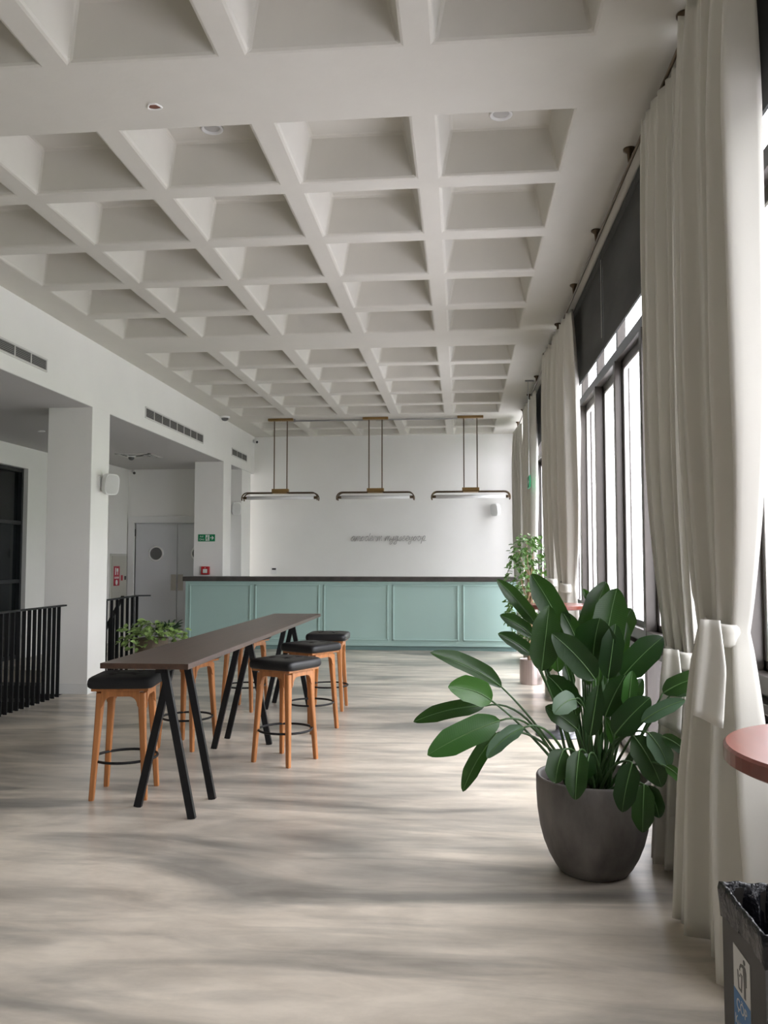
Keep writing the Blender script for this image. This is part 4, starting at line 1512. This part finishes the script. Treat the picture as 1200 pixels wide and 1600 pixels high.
# ------------------------------------------------------------------ small leafed plants
def leaflet(mb, p, d, n_, L, W, mi=0):
    d = d.normalized()
    s = d.cross(n_)
    s = s.normalized() if s.length > 1e-3 else d.orthogonal().normalized()
    u = s.cross(d)
    vs = [p, p + d * L * .35 + s * W + u * W * .25, p + d * L * .75 + s * W * .7 + u * W * .1, p + d * L - u * L * .12, p + d * L * .75 - s * W * .7 + u * W * .1, p + d * L * .35 - s * W + u * W * .25, p + d * L * .4]
    mb.add(vs, [(0, 6, 1), (1, 6, 2), (2, 6, 3), (3, 6, 4), (4, 6, 5), (5, 6, 0)], mi)


def rdir(r, zmin=-1.0):
    while True:
        v = V((r.uniform(-1, 1), r.uniform(-1, 1), r.uniform(zmin, 1)))
        if 0.05 < v.length < 1:
            return v.normalized()


fx_, fy_ = 0.84, 10.36
t = thing('potted_ficus', 'tall leafy ficus with braided trunk in a copper coloured planter', 'potted plant', (fx_, fy_, 0))
MB().lathe([(0.135, 0.0), (0.138, 0.01), (0.138, 0.29), (0.133, 0.298), (0.126, 0.29), (0.124, 0.26)], (fx_, fy_, 0), 40).build('planter', copper_pot, t, smooth=False)
MB().lathe([(0.126, 0.25), (0.01, 0.26)], (fx_, fy_, 0), 24).build('soil', soil, t)
b = MB()
for k in range(3):
    pts = []
    for i in range(30):
        q = i / 29
        a = 2 * PI * (q * 2.5 + k / 3)
        pts.append((fx_ + 0.028 * math.cos(a), fy_ + 0.028 * math.sin(a), 0.25 + q * 1.05))
    b.tube(pts, 0.016, 7)
r = random.Random(21)
for k in range(14):
    z = r.uniform(0.75, 1.3)
    d = rdir(r, 0.2)
    b.tube([(fx_, fy_, z), (fx_ + d.x * .12, fy_ + d.y * .12, z + .15), (fx_ + d.x * .2, fy_ + d.y * .2, z + .3 + .2 * d.z)], [0.008, 0.005, 0.003], 5)
b.build('braided_trunk', bark, t, smooth=True)
b = MB()
for k in range(760):
    z = r.uniform(0.50, 1.80)
    w_ = 0.30 * (1 - abs((z - 1.12) / 0.85) ** 2.2) + 0.04
    a = r.uniform(0, 2 * PI)
    q = w_ * (r.random() ** 0.55)
    p = V((fx_ - 0.02 + q * math.cos(a) * 0.9, fy_ + q * math.sin(a), z + r.uniform(-.04, .04)))
    d = (V((math.cos(a), math.sin(a), -0.35)) + rdir(r) * 0.9)
    leaflet(b, p, d, V((0, 0, 1)) + rdir(r) * 0.7, r.uniform(.05, .085), r.uniform(.017, .027))
for k in range(14):      # one loose twig reaching left
    q = k / 13
    leaflet(b, V((fx_ - .14 - .16 * q, fy_, 1.50 - .02 * k * (q > .6) + .06 * math.sin(q * 3))), V((-1, r.uniform(-1, 1), -.9)), V((0, -.5, 1)), .06, .017)
b.build('foliage', small_leaf, t)

# variegated plant by the railing
gx, gy = -3.93, 10.35
t = thing('potted_pothos', 'pale variegated leafy plant with a dark fern beside the stair railing', 'potted plant', (gx, gy, 0))
MB().lathe([(0.15, 0.20), (0.19, 0.26), (0.21, 0.50), (0.20, 0.51), (0.19, 0.50)], (gx, gy, 0), 32).build('planter', terracotta, t)
for k in range(4):
    a = PI / 4 + k * PI / 2
    MB().tube([(gx + 0.24 * math.cos(a), gy + 0.24 * math.sin(a), 0.0), (gx + 0.14 * math.cos(a), gy + 0.14 * math.sin(a), 0.42)], 0.010, 6).build('stand_leg', bamboo, t)
b = MB()
r = random.Random(33)
for k in range(210):
    a = r.uniform(0, 2 * PI)
    q = 0.40 * r.random() ** 0.6
    z = 0.56 + 0.12 * r.random() - 0.25 * (q / 0.4) ** 2 * r.random() + 0.05 * (q < .2)
    p = V((gx + 0.02 + q * 1.05 * math.cos(a), gy + q * 0.7 * math.sin(a), z))
    leaflet(b, p, V((math.cos(a), math.sin(a), r.uniform(-.7, .4))) + rdir(r) * .4, V((0, -.6, 1)) + rdir(r) * .5, r.uniform(.07, .11), r.uniform(.025, .04))
b.build('foliage', var_leaf, t)
b = MB()
for k in range(90):
    a = r.uniform(0, 2 * PI)
    L = r.uniform(.12, .24)
    d = V((math.cos(a) * .8, math.sin(a) * .8, r.uniform(.1, 1.1)))
    c0 = V((gx + 0.20, gy + .05, 0.56))
    p = c0 + d.normalized() * r.uniform(.04, .14)
    leaflet(b, p, d + V((0, 0, -.3)), V((0, 0, 1)) + rdir(r) * .4, L * .6, .014)
b.build('fern_fronds', fern_leaf, t)
